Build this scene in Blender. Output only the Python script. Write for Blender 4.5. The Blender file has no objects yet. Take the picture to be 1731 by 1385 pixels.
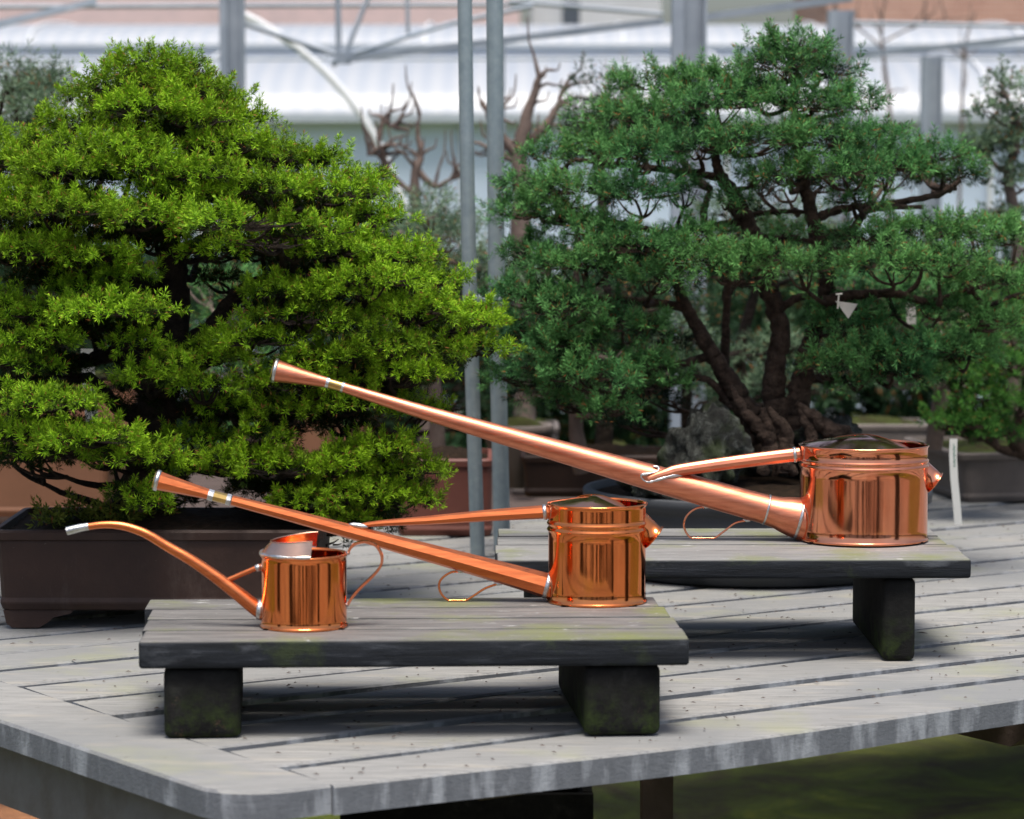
import bpy, math, random
import numpy as np
from mathutils import Vector, Matrix

# ------------------------------------------------------------------ camera, light, exposure
SC = bpy.context.scene
F, CX, CY, YH, H = 5000.0, 865.5, 692.5, 290.0, 0.774
PITCH = math.atan((CY - YH) / F)
cam_d = bpy.data.cameras.new('camera')
cam = bpy.data.objects.new('camera', cam_d)
SC.collection.objects.link(cam)
cam.location = (0, 0, H)
cam.rotation_euler = (math.pi / 2 - PITCH, 0, 0)
cam_d.sensor_width = 36.0
cam_d.lens = F / 1731.0 * 36.0
cam_d.clip_start = 0.05
cam_d.clip_end = 500
cam_d.dof.use_dof = True
cam_d.dof.focus_distance = 4.7
cam_d.dof.aperture_fstop = 6.0
SC.camera = cam

SUN_EL, SUN_AZ = 74.0, 174.0       # high sun over the photographer's right shoulder, softened by cloud
w = bpy.data.worlds.new('World'); SC.world = w; w.use_nodes = True
wn = w.node_tree; wn.nodes.clear()
sky = wn.nodes.new('ShaderNodeTexSky'); sky.sky_type = 'NISHITA'; sky.sun_disc = False
sky.sun_elevation = math.radians(SUN_EL); sky.sun_rotation = math.radians(SUN_AZ)
sky.dust_density = 4.2; sky.air_density = 1.0; sky.ozone_density = 1.0
bg = wn.nodes.new('ShaderNodeBackground'); bg.inputs['Strength'].default_value = 0.085
wo = wn.nodes.new('ShaderNodeOutputWorld')
wn.links.new(sky.outputs[0], bg.inputs[0]); wn.links.new(bg.outputs[0], wo.inputs[0])
sun_d = bpy.data.lights.new('sun', 'SUN'); sun_d.energy = 2.5; sun_d.angle = math.radians(24)
sun_d.color = (1.0, 0.95, 0.88)
sun = bpy.data.objects.new('sun', sun_d); SC.collection.objects.link(sun)
az, el = math.radians(SUN_AZ), math.radians(SUN_EL)
sdir = Vector((math.sin(az) * math.cos(el), math.cos(az) * math.cos(el), math.sin(el)))
sun.rotation_euler = (-sdir).to_track_quat('-Z', 'Y').to_euler()
SC.view_settings.view_transform = 'Standard'; SC.view_settings.look = 'None'
SC.cycles.max_bounces = 8; SC.cycles.diffuse_bounces = 2
SC.view_settings.gamma = 1.0; SC.view_settings.exposure = 1.02

# ------------------------------------------------------------------ helpers
C = SC.collection
def ray(px, py):
    x = (px - CX) / F; z = -(py - CY) / F
    c, s = math.cos(PITCH), math.sin(PITCH)
    return Vector((x, c + z * s, -s + z * c))
def P(px, py, Y):
    r = ray(px, py); return Vector((r.x * Y / r.y, Y, H + r.z * Y / r.y))
def G(px, py, z=0.0):
    r = ray(px, py); t = (z - H) / r.z; return Vector((r.x * t, r.y * t, z))

def prop(o, label=None, cat=None, group=None, kind=None):
    if label: o['label'] = label
    if cat: o['category'] = cat
    if group: o['group'] = group
    if kind: o['kind'] = kind
    return o
def empty(name, loc, label, cat, group=None, rz=0.0):
    o = bpy.data.objects.new(name, None); C.objects.link(o)
    o.location = loc; o.rotation_euler = (0, 0, rz); o.empty_display_size = .1
    prop(o, label, cat, group)
    bpy.context.view_layer.update()
    return o

class MB:
    """collects world-space polygons for one mesh object"""
    def __init__(s): s.v = []; s.f = []; s.sm = []
    def add(s, vs, fs, smooth=False):
        b = len(s.v); s.v += [tuple(v) for v in vs]
        s.f += [tuple(i + b for i in f) for f in fs]; s.sm += [smooth] * len(fs)
    def box(s, c, d, rz=0.0, bev=0.0, jit=0.0, rng=random):
        x, y, z = d[0] / 2, d[1] / 2, d[2] / 2
        M = Matrix.Translation(c) @ Matrix.Rotation(rz, 4, 'Z')
        if bev <= 0:
            vs = [M @ Vector((sx * x, sy * y, sz * z)) for sz in (-1, 1) for sy in (-1, 1) for sx in (-1, 1)]
            s.add(vs, [(0, 2, 3, 1), (4, 5, 7, 6), (0, 1, 5, 4), (2, 6, 7, 3), (0, 4, 6, 2), (1, 3, 7, 5)])
            return
        # rounded box: rings of a rounded rectangle along z
        def ring(ix, iz, n=3):
            r = bev; out = []
            for k, (sx, sy) in enumerate(((1, 1), (-1, 1), (-1, -1), (1, -1))):
                for i in range(n + 1):
                    a = math.pi / 2 * (k + i / n)
                    out.append((sx * (x - r) + (r - ix) * math.cos(a), sy * (y - r) + (r - ix) * math.sin(a), iz))
            return out
        rings = []
        for i in range(4):
            a = math.pi / 2 * i / 3
            rings.append(ring(bev * (1 - math.sin(a)) * .999, -z + bev * (1 - math.cos(a))))
        for i in range(4):
            a = math.pi / 2 * (1 - i / 3)
            rings.append(ring(bev * (1 - math.sin(a)) * .999, z - bev * (1 - math.cos(a))))
        n = len(rings[0]); vs = []; fs = []
        for r in rings: vs += [M @ Vector(p) for p in r]
        for i in range(len(rings) - 1):
            for j in range(n):
                k = (j + 1) % n
                fs.append((i * n + j, i * n + k, (i + 1) * n + k, (i + 1) * n + j))
        s.add(vs, fs, True)
        s.add(vs[:n], [tuple(reversed(range(n)))]); s.add(vs[-n:], [tuple(range(n))])
    def tube(s, pts, rad, n=12, smooth=True, caps=True, ref=None, flat=1.0, phase=0.0):
        pts = [Vector(p) for p in pts]; m = len(pts)
        if not hasattr(rad, '__len__'): rad = [rad] * m
        up = Vector(ref) if ref else Vector((0, 1, 0))
        vs = []; fs = []
        for i, p in enumerate(pts):
            t = (pts[min(i + 1, m - 1)] - pts[max(i - 1, 0)]).normalized()
            a = up - t * up.dot(t)
            if a.length < 1e-4: a = Vector((1, 0, .3)) - t * t.dot(Vector((1, 0, .3)))
            a.normalize(); b = t.cross(a); up = a if not ref else up
            for j in range(n):
                g = 2 * math.pi * j / n + phase
                vs.append(p + a * (math.cos(g) * rad[i] * flat) + b * (math.sin(g) * rad[i]))
        for i in range(m - 1):
            for j in range(n):
                k = (j + 1) % n
                fs.append((i * n + j, i * n + k, (i + 1) * n + k, (i + 1) * n + j))
        s.add(vs, fs, smooth)
        if caps:
            s.add(vs[:n], [tuple(reversed(range(n)))]); s.add(vs[-n:], [tuple(range(n))])
    def lathe(s, c, prof, n=72, sx=1.0, sy=1.0, smooth=True, rz=0.0):
        vs = []; fs = []; m = len(prof)
        for (r, z) in prof:
            for j in range(n):
                a = 2 * math.pi * j / n
                x, y = r * sx * math.cos(a), r * sy * math.sin(a)
                vs.append((c[0] + x * math.cos(rz) - y * math.sin(rz), c[1] + x * math.sin(rz) + y * math.cos(rz), c[2] + z))
        for i in range(m - 1):
            for j in range(n):
                k = (j + 1) % n
                fs.append((i * n + j, i * n + k, (i + 1) * n + k, (i + 1) * n + j))
        s.add(vs, fs, smooth)
    def disc(s, c, r, n=72, sx=1.0, sy=1.0, rz=0.0):
        vs = []
        for j in range(n):
            a = 2 * math.pi * j / n; x, y = r * sx * math.cos(a), r * sy * math.sin(a)
            vs.append((c[0] + x * math.cos(rz) - y * math.sin(rz), c[1] + x * math.sin(rz) + y * math.cos(rz), c[2]))
        s.add(vs, [tuple(range(n))])
    def build(s, name, mat, parent=None, label=None):
        me = bpy.data.meshes.new(name)
        o = bpy.data.objects.new(name, me); C.objects.link(o)
        vs = s.v
        if parent is not None:
            o.parent = parent; inv = parent.matrix_world.inverted()
            vs = [tuple(inv @ Vector(v)) for v in vs]
        me.from_pydata(vs, [], s.f); me.polygons.foreach_set('use_smooth', s.sm)
        me.materials.append(mat); me.update()
        if label: o['label'] = label
        bpy.context.view_layer.update()
        return o

def spline(pts, n=6):
    """Catmull-Rom through points (any dimension)"""
    p = [np.array(q, float) for q in pts]; p = [2 * p[0] - p[1]] + p + [2 * p[-1] - p[-2]]
    out = []
    for i in range(1, len(p) - 2):
        for k in range(n):
            t = k / n
            out.append(.5 * ((2 * p[i]) + (-p[i-1] + p[i+1]) * t + (2*p[i-1] - 5*p[i] + 4*p[i+1] - p[i+2]) * t*t + (-p[i-1] + 3*p[i] - 3*p[i+1] + p[i+2]) * t**3))
    out.append(p[-2]); return out

# ------------------------------------------------------------------ materials
def mat(name):
    m = bpy.data.materials.new(name); m.use_nodes = True; nt = m.node_tree; nt.nodes.clear()
    out = nt.nodes.new('ShaderNodeOutputMaterial'); b = nt.nodes.new('ShaderNodeBsdfPrincipled')
    nt.links.new(b.outputs[0], out.inputs[0]); return m, nt, b, out
def node(nt, t, **kw):
    n = nt.nodes.new(t)
    for k, v in kw.items():
        if k in n.inputs: n.inputs[k].default_value = v
        else: setattr(n, k, v)
    return n
def coords(nt, scale=(1, 1, 1), rot=(0, 0, 0), kind='Object'):
    tc = nt.nodes.new('ShaderNodeTexCoord'); mp = nt.nodes.new('ShaderNodeMapping')
    mp.inputs['Scale'].default_value = scale; mp.inputs['Rotation'].default_value = rot
    nt.links.new(tc.outputs[kind], mp.inputs[0]); return mp.outputs[0]
def noise(nt, vec, scale, detail=6, rough=.6, dist=0.0):
    n = node(nt, 'ShaderNodeTexNoise', Scale=scale, Detail=detail, Roughness=rough, Distortion=dist)
    nt.links.new(vec, n.inputs['Vector']); return n.outputs['Fac']
def ramp(nt, fac, stops):
    r = nt.nodes.new('ShaderNodeValToRGB'); e = r.color_ramp.elements
    while len(e) < len(stops): e.new(.5)
    for el_, (p, c) in zip(e, stops):
        el_.position = p; el_.color = (*c, 1) if len(c) == 3 else c
    nt.links.new(fac, r.inputs[0]); return r.outputs[0]
def mix(nt, fac, a, b, mode='MIX'):
    m = nt.nodes.new('ShaderNodeMix'); m.data_type = 'RGBA'; m.blend_type = mode
    for sock, v in ((m.inputs[0], fac), (m.inputs[6], a), (m.inputs[7], b)):
        if isinstance(v, (int, float)): sock.default_value = v
        elif isinstance(v, tuple): sock.default_value = (*v, 1) if len(v) == 3 else v
        else: nt.links.new(v, sock)
    return m.outputs[2]
def math_(nt, op, a, b=0.0):
    m = nt.nodes.new('ShaderNodeMath'); m.operation = op
    for i, v in enumerate((a, b)):
        if isinstance(v, (int, float)): m.inputs[i].default_value = v
        else: nt.links.new(v, m.inputs[i])
    return m.outputs[0]
def bump(nt, b, h, strength=.3, dist=.002):
    n = node(nt, 'ShaderNodeBump', Strength=strength, Distance=dist)
    nt.links.new(h, n.inputs['Height']); nt.links.new(n.outputs[0], b.inputs['Normal']); return n
def g3(v): return (v, v, v)
BW = lambda a, b: [(a, (0, 0, 0)), (b, (1, 1, 1))]
def upness(nt, lo=.5, hi=.9):
    g = nt.nodes.new('ShaderNodeNewGeometry'); sp = nt.nodes.new('ShaderNodeSeparateXYZ')
    nt.links.new(g.outputs['Normal'], sp.inputs[0])
    return ramp(nt, sp.outputs['Z'], BW(lo, hi))

def m_simple(name, col, rough=.6, metal=0.0, var=.25, scale=12, bmp=.15, bscale=60, bdist=.002, col2=None, spec=.5):
    m, nt, b, _ = mat(name); v = coords(nt)
    c2 = col2 or tuple(x * (1 - var) for x in col)
    f = ramp(nt, noise(nt, v, scale), BW(.3, .7))
    nt.links.new(mix(nt, f, col, c2), b.inputs['Base Color'])
    b.inputs['Roughness'].default_value = rough; b.inputs['Metallic'].default_value = metal
    b.inputs['Specular IOR Level'].default_value = spec
    if bmp: bump(nt, b, noise(nt, v, bscale), bmp, bdist)
    return m

def m_plank(name, angle):
    """weathered pale grey boards, grain along the boards, greenish stains, small specks"""
    m, nt, b, _ = mat(name)
    v = coords(nt, (1.6, 26, 26), (0, 0, -angle))
    v0 = coords(nt)
    grain = noise(nt, v, 7, 8, .65, .4); big = noise(nt, v0, 2.3, 5, .55)
    c = ramp(nt, grain, [(.28, (.075, .074, .071)), (.45, (.21, .208, .198)), (.75, (.36, .356, .335))])
    tone = nt.nodes.new('ShaderNodeTexWhiteNoise'); tone.noise_dimensions = '1D'; sx_ = nt.nodes.new('ShaderNodeSeparateXYZ'); nt.links.new(coords(nt, (1, 1, 1), (0, 0, -angle)), sx_.inputs[0])
    nt.links.new(math_(nt, 'FLOOR', math_(nt, 'DIVIDE', math_(nt, 'ADD', sx_.outputs['Y'], .01), .15)), tone.inputs['W'])
    c = mix(nt, math_(nt, 'MULTIPLY', tone.outputs['Value'], .45), c, (.20, .20, .195))
    c = mix(nt, math_(nt, 'MULTIPLY', ramp(nt, big, BW(.38, .62)), .85), c, (.165, .17, .17))
    c = mix(nt, math_(nt, 'MULTIPLY', ramp(nt, noise(nt, v0, 3.7, 6, .6), BW(.54, .70)), .5), c, (.24, .25, .13))
    c = mix(nt, math_(nt, 'MULTIPLY', ramp(nt, noise(nt, coords(nt, (1.5, 5, 5), (0, 0, -angle)), 4, 4, .5), BW(.57, .72)), .35), c, (.36, .32, .25))
    sp = ramp(nt, noise(nt, v0, 55, 3, .7), [(0.0, (1, 1, 1)), (.29, (1, 1, 1)), (.33, (0, 0, 0))])
    c = mix(nt, math_(nt, 'MULTIPLY', sp, .75), c, (.09, .08, .06))
    sp2 = ramp(nt, noise(nt, v, 14, 6, .75), [(0.0, (1, 1, 1)), (.30, (1, 1, 1)), (.38, (0, 0, 0))])
    c = mix(nt, math_(nt, 'MULTIPLY', sp2, .5), c, (.13, .125, .115))
    # side faces painted darker, bluish grey, for the weaker light on upright edges
    side = mix(nt, noise(nt, coords(nt, (1, 1, .35)), 60, 6, .7), (.08, .086, .098), (.18, .195, .22))
    side = mix(nt, ramp(nt, noise(nt, coords(nt, (1, 1, .3)), 18, 4, .6), BW(.50, .62)), side, (.30, .32, .35))
    c = mix(nt, upness(nt, .4, .8), side, c)
    cr = ramp(nt, noise(nt, coords(nt, (.7, 22, 22), (0, 0, -angle)), 9, 8, .8, .8), [(0, (1, 1, 1)), (.345, (1, 1, 1)), (.375, (0, 0, 0))])
    c = mix(nt, math_(nt, 'MULTIPLY', cr, .8), c, (.06, .058, .055))
    nt.links.new(c, b.inputs['Base Color']); b.inputs['Roughness'].default_value = .8
    h = math_(nt, 'ADD', grain, math_(nt, 'MULTIPLY', noise(nt, v0, 220, 4, .7), .6))
    bump(nt, b, h, .5, .0018)
    return m

def m_char(name, top=(.13, .125, .12)):
    """blackened timber worn grey and mossy on top"""
    m, nt, b, _ = mat(name)
    v = coords(nt, (1.3, 18, 18)); v0 = coords(nt)
    grain = noise(nt, v, 6, 9, .7, .5)
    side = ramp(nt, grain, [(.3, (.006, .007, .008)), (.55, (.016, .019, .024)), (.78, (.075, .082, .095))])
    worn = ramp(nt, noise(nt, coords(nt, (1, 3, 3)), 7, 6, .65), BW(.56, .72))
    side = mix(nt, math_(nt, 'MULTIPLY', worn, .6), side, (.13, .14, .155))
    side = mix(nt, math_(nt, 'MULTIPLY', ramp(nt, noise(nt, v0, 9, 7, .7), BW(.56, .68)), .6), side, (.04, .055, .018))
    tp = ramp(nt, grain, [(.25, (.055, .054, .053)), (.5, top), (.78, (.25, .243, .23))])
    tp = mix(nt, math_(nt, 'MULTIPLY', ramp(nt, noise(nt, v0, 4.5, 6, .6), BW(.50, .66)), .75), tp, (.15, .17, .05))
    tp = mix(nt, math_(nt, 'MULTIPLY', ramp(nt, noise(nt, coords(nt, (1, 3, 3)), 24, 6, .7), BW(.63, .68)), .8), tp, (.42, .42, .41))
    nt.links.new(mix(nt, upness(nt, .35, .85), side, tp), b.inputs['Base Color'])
    b.inputs['Roughness'].default_value = .75; b.inputs['Specular IOR Level'].default_value = .22
    h = math_(nt, 'ADD', grain, math_(nt, 'MULTIPLY', noise(nt, v0, 120, 5, .7), .5))
    bump(nt, b, h, .6, .0025)
    return m

def m_copper(name, col, dark, rough=.09, streak=(6, 6, .8), rot=(0, 0, 0), bs=.12):
    m, nt, b, _ = mat(name); v = coords(nt, streak, rot); v0 = coords(nt)
    f = ramp(nt, noise(nt, v, 9, 6, .65, .3), BW(.38, .72))
    c = mix(nt, f, col, dark)
    c = mix(nt, math_(nt, 'MULTIPLY', ramp(nt, noise(nt, v0, 42, 4, .6), BW(.64, .76)), .22), c, (.45, .14, .06))
    nt.links.new(c, b.inputs['Base Color']); b.inputs['Metallic'].default_value = 1.0
    r = nt.nodes.new('ShaderNodeMapRange'); r.inputs['To Min'].default_value = rough * .7; r.inputs['To Max'].default_value = rough * 2.1
    nt.links.new(noise(nt, v, 16, 5, .6), r.inputs[0]); nt.links.new(r.outputs[0], b.inputs['Roughness'])
    bump(nt, b, noise(nt, coords(nt, (1, 1, .45)), 17, 3, .5), bs, .004)
    return m

def m_leaf(name, dark, mid, tip, trans=.25, alt=None, rough=.55):
    m, nt, b, out = mat(name)
    at = node(nt, 'ShaderNodeAttribute', attribute_name='tip'); ti = node(nt, 'ShaderNodeAttribute', attribute_name='tint')
    new = mix(nt, at.outputs['Fac'], mid, tip)
    if alt: new = mix(nt, math_(nt, 'MULTIPLY', ramp(nt, noise(nt, coords(nt), 3.2, 3, .5), BW(.42, .62)), .45), new, alt)
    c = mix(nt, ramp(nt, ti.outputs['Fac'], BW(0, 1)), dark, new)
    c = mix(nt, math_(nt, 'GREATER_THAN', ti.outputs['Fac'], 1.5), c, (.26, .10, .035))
    nt.links.new(c, b.inputs['Base Color']); b.inputs['Roughness'].default_value = rough
    b.inputs['Specular IOR Level'].default_value = .12
    tr = nt.nodes.new('ShaderNodeBsdfTranslucent'); nt.links.new(c, tr.inputs[0])
    mx = nt.nodes.new('ShaderNodeMixShader'); mx.inputs[0].default_value = trans
    nt.links.new(b.outputs[0], mx.inputs[1]); nt.links.new(tr.outputs[0], mx.inputs[2]); nt.links.new(mx.outputs[0], out.inputs[0])
    return m

M = {}
TH = math.radians(32.8)                       # the boards' direction on the big table
M['plank'] = m_plank('weathered_board', TH)
M['frame_board'] = m_plank('frame_board', TH + math.pi / 2)
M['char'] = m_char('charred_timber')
def m_leg():
    m, nt, b, _ = mat('black_end_grain'); v = coords(nt)
    c = ramp(nt, noise(nt, v, 26, 9, .7, .3), [(.3, (.004, .004, .004)), (.55, (.012, .012, .011)), (.8, (.035, .034, .032))])
    sp = nt.nodes.new('ShaderNodeSeparateXYZ'); nt.links.new(v, sp.inputs[0])
    low = ramp(nt, math_(nt, 'SUBTRACT', .075, sp.outputs['Z']), BW(0.0, .06))
    c = mix(nt, math_(nt, 'MULTIPLY', low, ramp(nt, noise(nt, v, 24, 7, .7), BW(.42, .62))), c, (.035, .055, .012))
    c = mix(nt, math_(nt, 'MULTIPLY', low, ramp(nt, noise(nt, v, 33, 8, .8), BW(.60, .66))), c, (.10, .06, .04))
    nt.links.new(c, b.inputs['Base Color']); b.inputs['Roughness'].default_value = .85; b.inputs['Specular IOR Level'].default_value = .2
    bump(nt, b, noise(nt, v, 90, 8, .75), .7, .003); return m
M['leg'] = m_leg()
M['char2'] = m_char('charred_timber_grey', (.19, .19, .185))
M['copper'] = m_copper('polished_copper', (.93, .30, .10), (.84, .22, .065), .07, (2, 2, .5))
M['copper_pale'] = m_copper('pale_copper', (.93, .36, .20), (.84, .26, .13), .08, (2, 2, .5))
M['copper_tube'] = m_copper('copper_tube', (.82, .24, .085), (.66, .16, .055), .24, (.6, 20, 20), (0, math.radians(-15.5), 0), .08)
M['copper_tube_pale'] = m_copper('copper_tube_pale', (.82, .31, .18), (.64, .20, .11), .29, (.6, 20, 20), (0, math.radians(-15.5), 0), .08)
M['copper_dull'] = m_simple('dull_copper', (.74, .47, .34), .3, 1.0, .2, 30, .1)
M['solder'] = m_simple('solder', (.80, .80, .78), .32, 1.0, .35, 90, .5, 160, .002)
M['brass'] = m_simple('brass', (.72, .48, .16), .3, 1.0, .3, 60, .1)
M['steel'] = m_simple('galvanised_steel', (.33, .39, .41), .5, .4, .25, 45, .15, 120, col2=(.24, .30, .33))
M['steel_far'] = m_simple('painted_steel', (.34, .38, .43), .5, .0, .25, 6, .1, col2=(.22, .26, .31))
M['bark'] = m_simple('bark', (.050, .036, .026), .9, 0, .6, 45, 1.0, 90, .014, col2=(.012, .009, .007), spec=.2)
M['bark_red'] = m_simple('bark_reddish', (.10, .068, .05), .9, 0, .6, 48, 1.0, 80, .014, col2=(.022, .014, .010), spec=.2)
M['bark_far'] = m_simple('bare_bark', (.17, .125, .105), .9, 0, .5, 12, .6, 40, .006, col2=(.09, .065, .055))
M['soil'] = m_simple('soil', (.035, .022, .014), .95, 0, .5, 70, 1.0, 120, .01, col2=(.012, .009, .006), spec=.1)
M['moss_soil'] = m_simple('mossy_soil', (.05, .07, .014), .95, 0, .5, 22, 1.0, 90, .012, col2=(.03, .022, .012), spec=.1)
M['pot_dark'] = m_simple('dark_clay', (.036, .017, .012), .6, 0, .3, 9, .3, 60, .003, col2=(.022, .012, .009), spec=.3)
def m_dark_clay():
    m, nt, b, _ = mat('dark_clay'); v = coords(nt)
    c = ramp(nt, noise(nt, v, 7, 7, .65), [(.3, (.022, .011, .008)), (.6, (.040, .020, .014)), (.8, (.055, .030, .021))])
    c = mix(nt, math_(nt, 'MULTIPLY', ramp(nt, noise(nt, coords(nt, (1, 1, .35)), 16, 8, .75), BW(.55, .72)), .28), c, (.13, .10, .085))
    c = mix(nt, ramp(nt, noise(nt, v, 120, 3, .8), BW(.70, .74)), c, (.12, .10, .09))
    nt.links.new(c, b.inputs['Base Color']); b.inputs['Roughness'].default_value = .6; b.inputs['Specular IOR Level'].default_value = .35
    bump(nt, b, noise(nt, v, 60, 6, .7), .35, .003); return m
M['pot_dark'] = m_dark_clay()
M['pot_tan'] = m_simple('tan_clay', (.23, .105, .055), .6, 0, .2, 8, .1, 80)
M['pot_red'] = m_simple('red_clay', (.15, .045, .03), .6, 0, .3, 9, .2, 80)
M['pot_grey'] = m_simple('grey_clay', (.17, .14, .125), .7, 0, .35, 10, .3, 60, col2=(.10, .085, .075))
M['pot_slate'] = m_simple('slate_clay', (.045, .05, .058), .6, 0, .35, 12, .3, 60)
M['plastic'] = m_simple('label_plastic', (.74, .74, .70), .4, 0, .1, 20, 0)
M['ink'] = m_simple('ink', (.02, .02, .02), .6, 0, .1, 20, 0)
M['ink_green'] = m_simple('green_ink', (.10, .25, .18), .6, 0, .1, 20, 0)
M['under'] = m_simple('dark_timber', (.075, .05, .04), .8, 0, .4, 16, .4, 60, .004)
M['apron'] = m_simple('grey_timber', (.17, .165, .17), .8, 0, .45, 9, .4, 60, .003, col2=(.10, .085, .075))
M['white'] = m_simple('white_render', (.72, .74, .76), .7, 0, .1, 2, 0)

# ------------------------------------------------------------------ foliage
def foliage(name, pads, material, parent, seed=1, space=.030, per=7, nn=18, nlen=.0115, nw=.0012, spread=1.0, inner=.35, droop=.15, tintbias=0.0, clip=None, bark=None, buds=.3, leaders=.22):
    """pads: list of (centre, (rx, ry, rz)); every pad is a dome of shoots, every shoot a burst of needles"""
    rng = np.random.default_rng(seed)
    cen = []; axs = []; pid = []; inn = []
    for pi_, (c, r, *painted_shade) in enumerate(pads):
        rx, ry, rz = r
        area = 2 * math.pi * (((rx*ry)**1.6 + (rx*rz)**1.6 + (ry*rz)**1.6) / 3) ** (1/1.6) * 1.15
        n = max(6, int(area / space ** 2))
        k = np.arange(n) + .5
        zc = 1 - k / n * 1.12                      # from the top down past the rim
        ph = k * 2.399963 + rng.uniform(0, 6.28)
        zc = np.clip(zc + rng.normal(0, .05, n), -.3, 1)
        q = np.sqrt(np.clip(1 - zc ** 2, 0, 1))
        d = np.stack([q * np.cos(ph), q * np.sin(ph), zc], 1) + rng.normal(0, .06, (n, 3))
        lump = 1 + .17 * np.sin(3 * ph + pi_) * q + .14 * np.sin(5 * ph + 2.1 * pi_ + 3 * zc) + rng.normal(0, .07, n)
        p = np.array(c) + d * np.array([rx, ry, rz]) * lump[:, None]
        nrm = d / np.array([rx, ry, rz]); nrm /= np.linalg.norm(nrm, axis=1)[:, None]
        out = d * np.array([1, 1, .2]); out /= (np.linalg.norm(out, axis=1)[:, None] + 1e-6)
        a = nrm * .55 + out * .55 + np.array([0, 0, .45]) + rng.normal(0, .18, (n, 3))
        cen.append(p); axs.append(a); pid += [pi_] * n; inn.append(np.full(n, 1.0 if painted_shade else 0.0))
        ni = int(n * inner)
        sel = rng.integers(0, n, ni); sc = rng.uniform(.45, .85, ni)
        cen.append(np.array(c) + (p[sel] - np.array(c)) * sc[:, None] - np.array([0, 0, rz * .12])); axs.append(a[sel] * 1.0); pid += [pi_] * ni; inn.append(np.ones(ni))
    cen = np.concatenate(cen); axs = np.concatenate(axs); inn = np.concatenate(inn); pid = np.array(pid)
    axs /= np.linalg.norm(axs, axis=1)[:, None]
    # fan of shoots around each cluster
    N = len(cen); T = N * per
    rep = np.repeat(np.arange(N), per)
    rnd = rng.normal(0, 1, (T, 3)); ax = axs[rep]
    tang = rnd - ax * np.sum(rnd * ax, 1)[:, None]; tang /= np.linalg.norm(tang, axis=1)[:, None]
    rr = np.sqrt(rng.uniform(0, 1, T)) * space * .85 * spread; rr[::per] *= .15
    tp = cen[rep] + tang * rr[:, None] * np.array([1, 1, .62]) + ax * rng.normal(0, space * .16, T)[:, None]
    ta = ax + tang * (rr / space * 1.1)[:, None] - np.array([0, 0, 1]) * (rr / space * droop)[:, None] + rng.normal(0, .18, (T, 3))
    ta /= np.linalg.norm(ta, axis=1)[:, None]
    tint = np.clip((rng.normal(.75 + tintbias, .15, T) + rng.normal(0, .15, N)[rep] + rng.normal(0, .13, len(pads))[pid][rep]) * np.where(inn[rep] > 0, .07, 1.0), 0, 1)  # inner and far clusters tinted near black: crown shade painted into needle colour
    if leaders:
        nl = int(N * leaders); sel = rng.choice(np.nonzero((inn == 0) & (axs[:, 2] > .35))[0], nl)
        la = axs[sel] * .8 + np.array([0, 0, .5]) + rng.normal(0, .25, (nl, 3)); la /= np.linalg.norm(la, axis=1)[:, None]
        for st in (.35, .8, 1.25):
            tp = np.concatenate([tp, cen[sel] + la * (space * .75 * st)]); ta = np.concatenate([ta, la]); tint = np.concatenate([tint, np.clip(rng.normal(.85, .12, nl), 0, 1)])
        T = len(tp)
    if clip is not None:
        ok = clip(tp); tp, ta, tint = tp[ok], ta[ok], tint[ok]; T = len(tp)
    size = rng.uniform(.8, 1.2, T)
    # needles
    r2 = np.repeat(np.arange(T), nn); K = T * nn
    ax = ta[r2]; rnd = rng.normal(0, 1, (K, 3))
    tg = rnd - ax * np.sum(rnd * ax, 1)[:, None]; tg /= np.linalg.norm(tg, axis=1)[:, None]
    along = np.clip(np.tile(np.linspace(0, 1, nn), T) + rng.normal(0, .04, K), 0, 1)
    ang = np.radians(86 - 62 * along ** 1.3 + rng.normal(0, 8, K))
    dr = ax * np.cos(ang)[:, None] + tg * np.sin(ang)[:, None]
    base = tp[r2] + ax * (along * nlen * .95 * size[r2])[:, None]
    L = nlen * size[r2] * rng.uniform(.75, 1.1, K)
    side = np.cross(dr, rng.normal(0, 1, (K, 3))); side /= np.linalg.norm(side, axis=1)[:, None]
    W = nw * .5
    v = np.empty((K, 4, 3), np.float32)
    v[:, 0] = base; v[:, 1] = base + dr * (L * .5)[:, None] + side * W; v[:, 3] = base + dr * (L * .5)[:, None] - side * W
    v[:, 2] = base + dr * L[:, None]
    me = bpy.data.meshes.new(name)
    me.vertices.add(K * 4); me.loops.add(K * 4); me.polygons.add(K)
    if parent is not None:
        o_ = np.array(parent.matrix_world.translation, np.float32); v -= o_
    me.vertices.foreach_set('co', v.reshape(-1))
    me.loops.foreach_set('vertex_index', np.arange(K * 4, dtype=np.int32))
    me.polygons.foreach_set('loop_start', np.arange(0, K * 4, 4, dtype=np.int32))
    me.polygons.foreach_set('loop_total', np.full(K, 4, dtype=np.int32))
    at = me.attributes.new('tip', 'FLOAT', 'POINT')
    tv = np.empty((K, 4), np.float32); tv[:, 0] = .0; tv[:, 1] = .45; tv[:, 3] = .45; tv[:, 2] = .9
    tv *= (.35 + .65 * np.clip(along, 0, 1))[:, None]
    at.data.foreach_set('value', tv.reshape(-1))
    tn = tint[r2].copy(); bud = (rng.uniform(0, 1, T) < buds)[r2] & (np.arange(K) % nn == nn - 1); bud |= rng.uniform(0, 1, K) < .012; tn[bud] = 2.0
    at = me.attributes.new('tint', 'FLOAT', 'POINT'); at.data.foreach_set('value', np.repeat(tn, 4).astype(np.float32))
    me.materials.append(material); me.update(); me.validate()
    o = bpy.data.objects.new(name, me); C.objects.link(o); o.parent = parent
    # thin twigs from each pad's underside to its clusters
    tw = None
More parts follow.
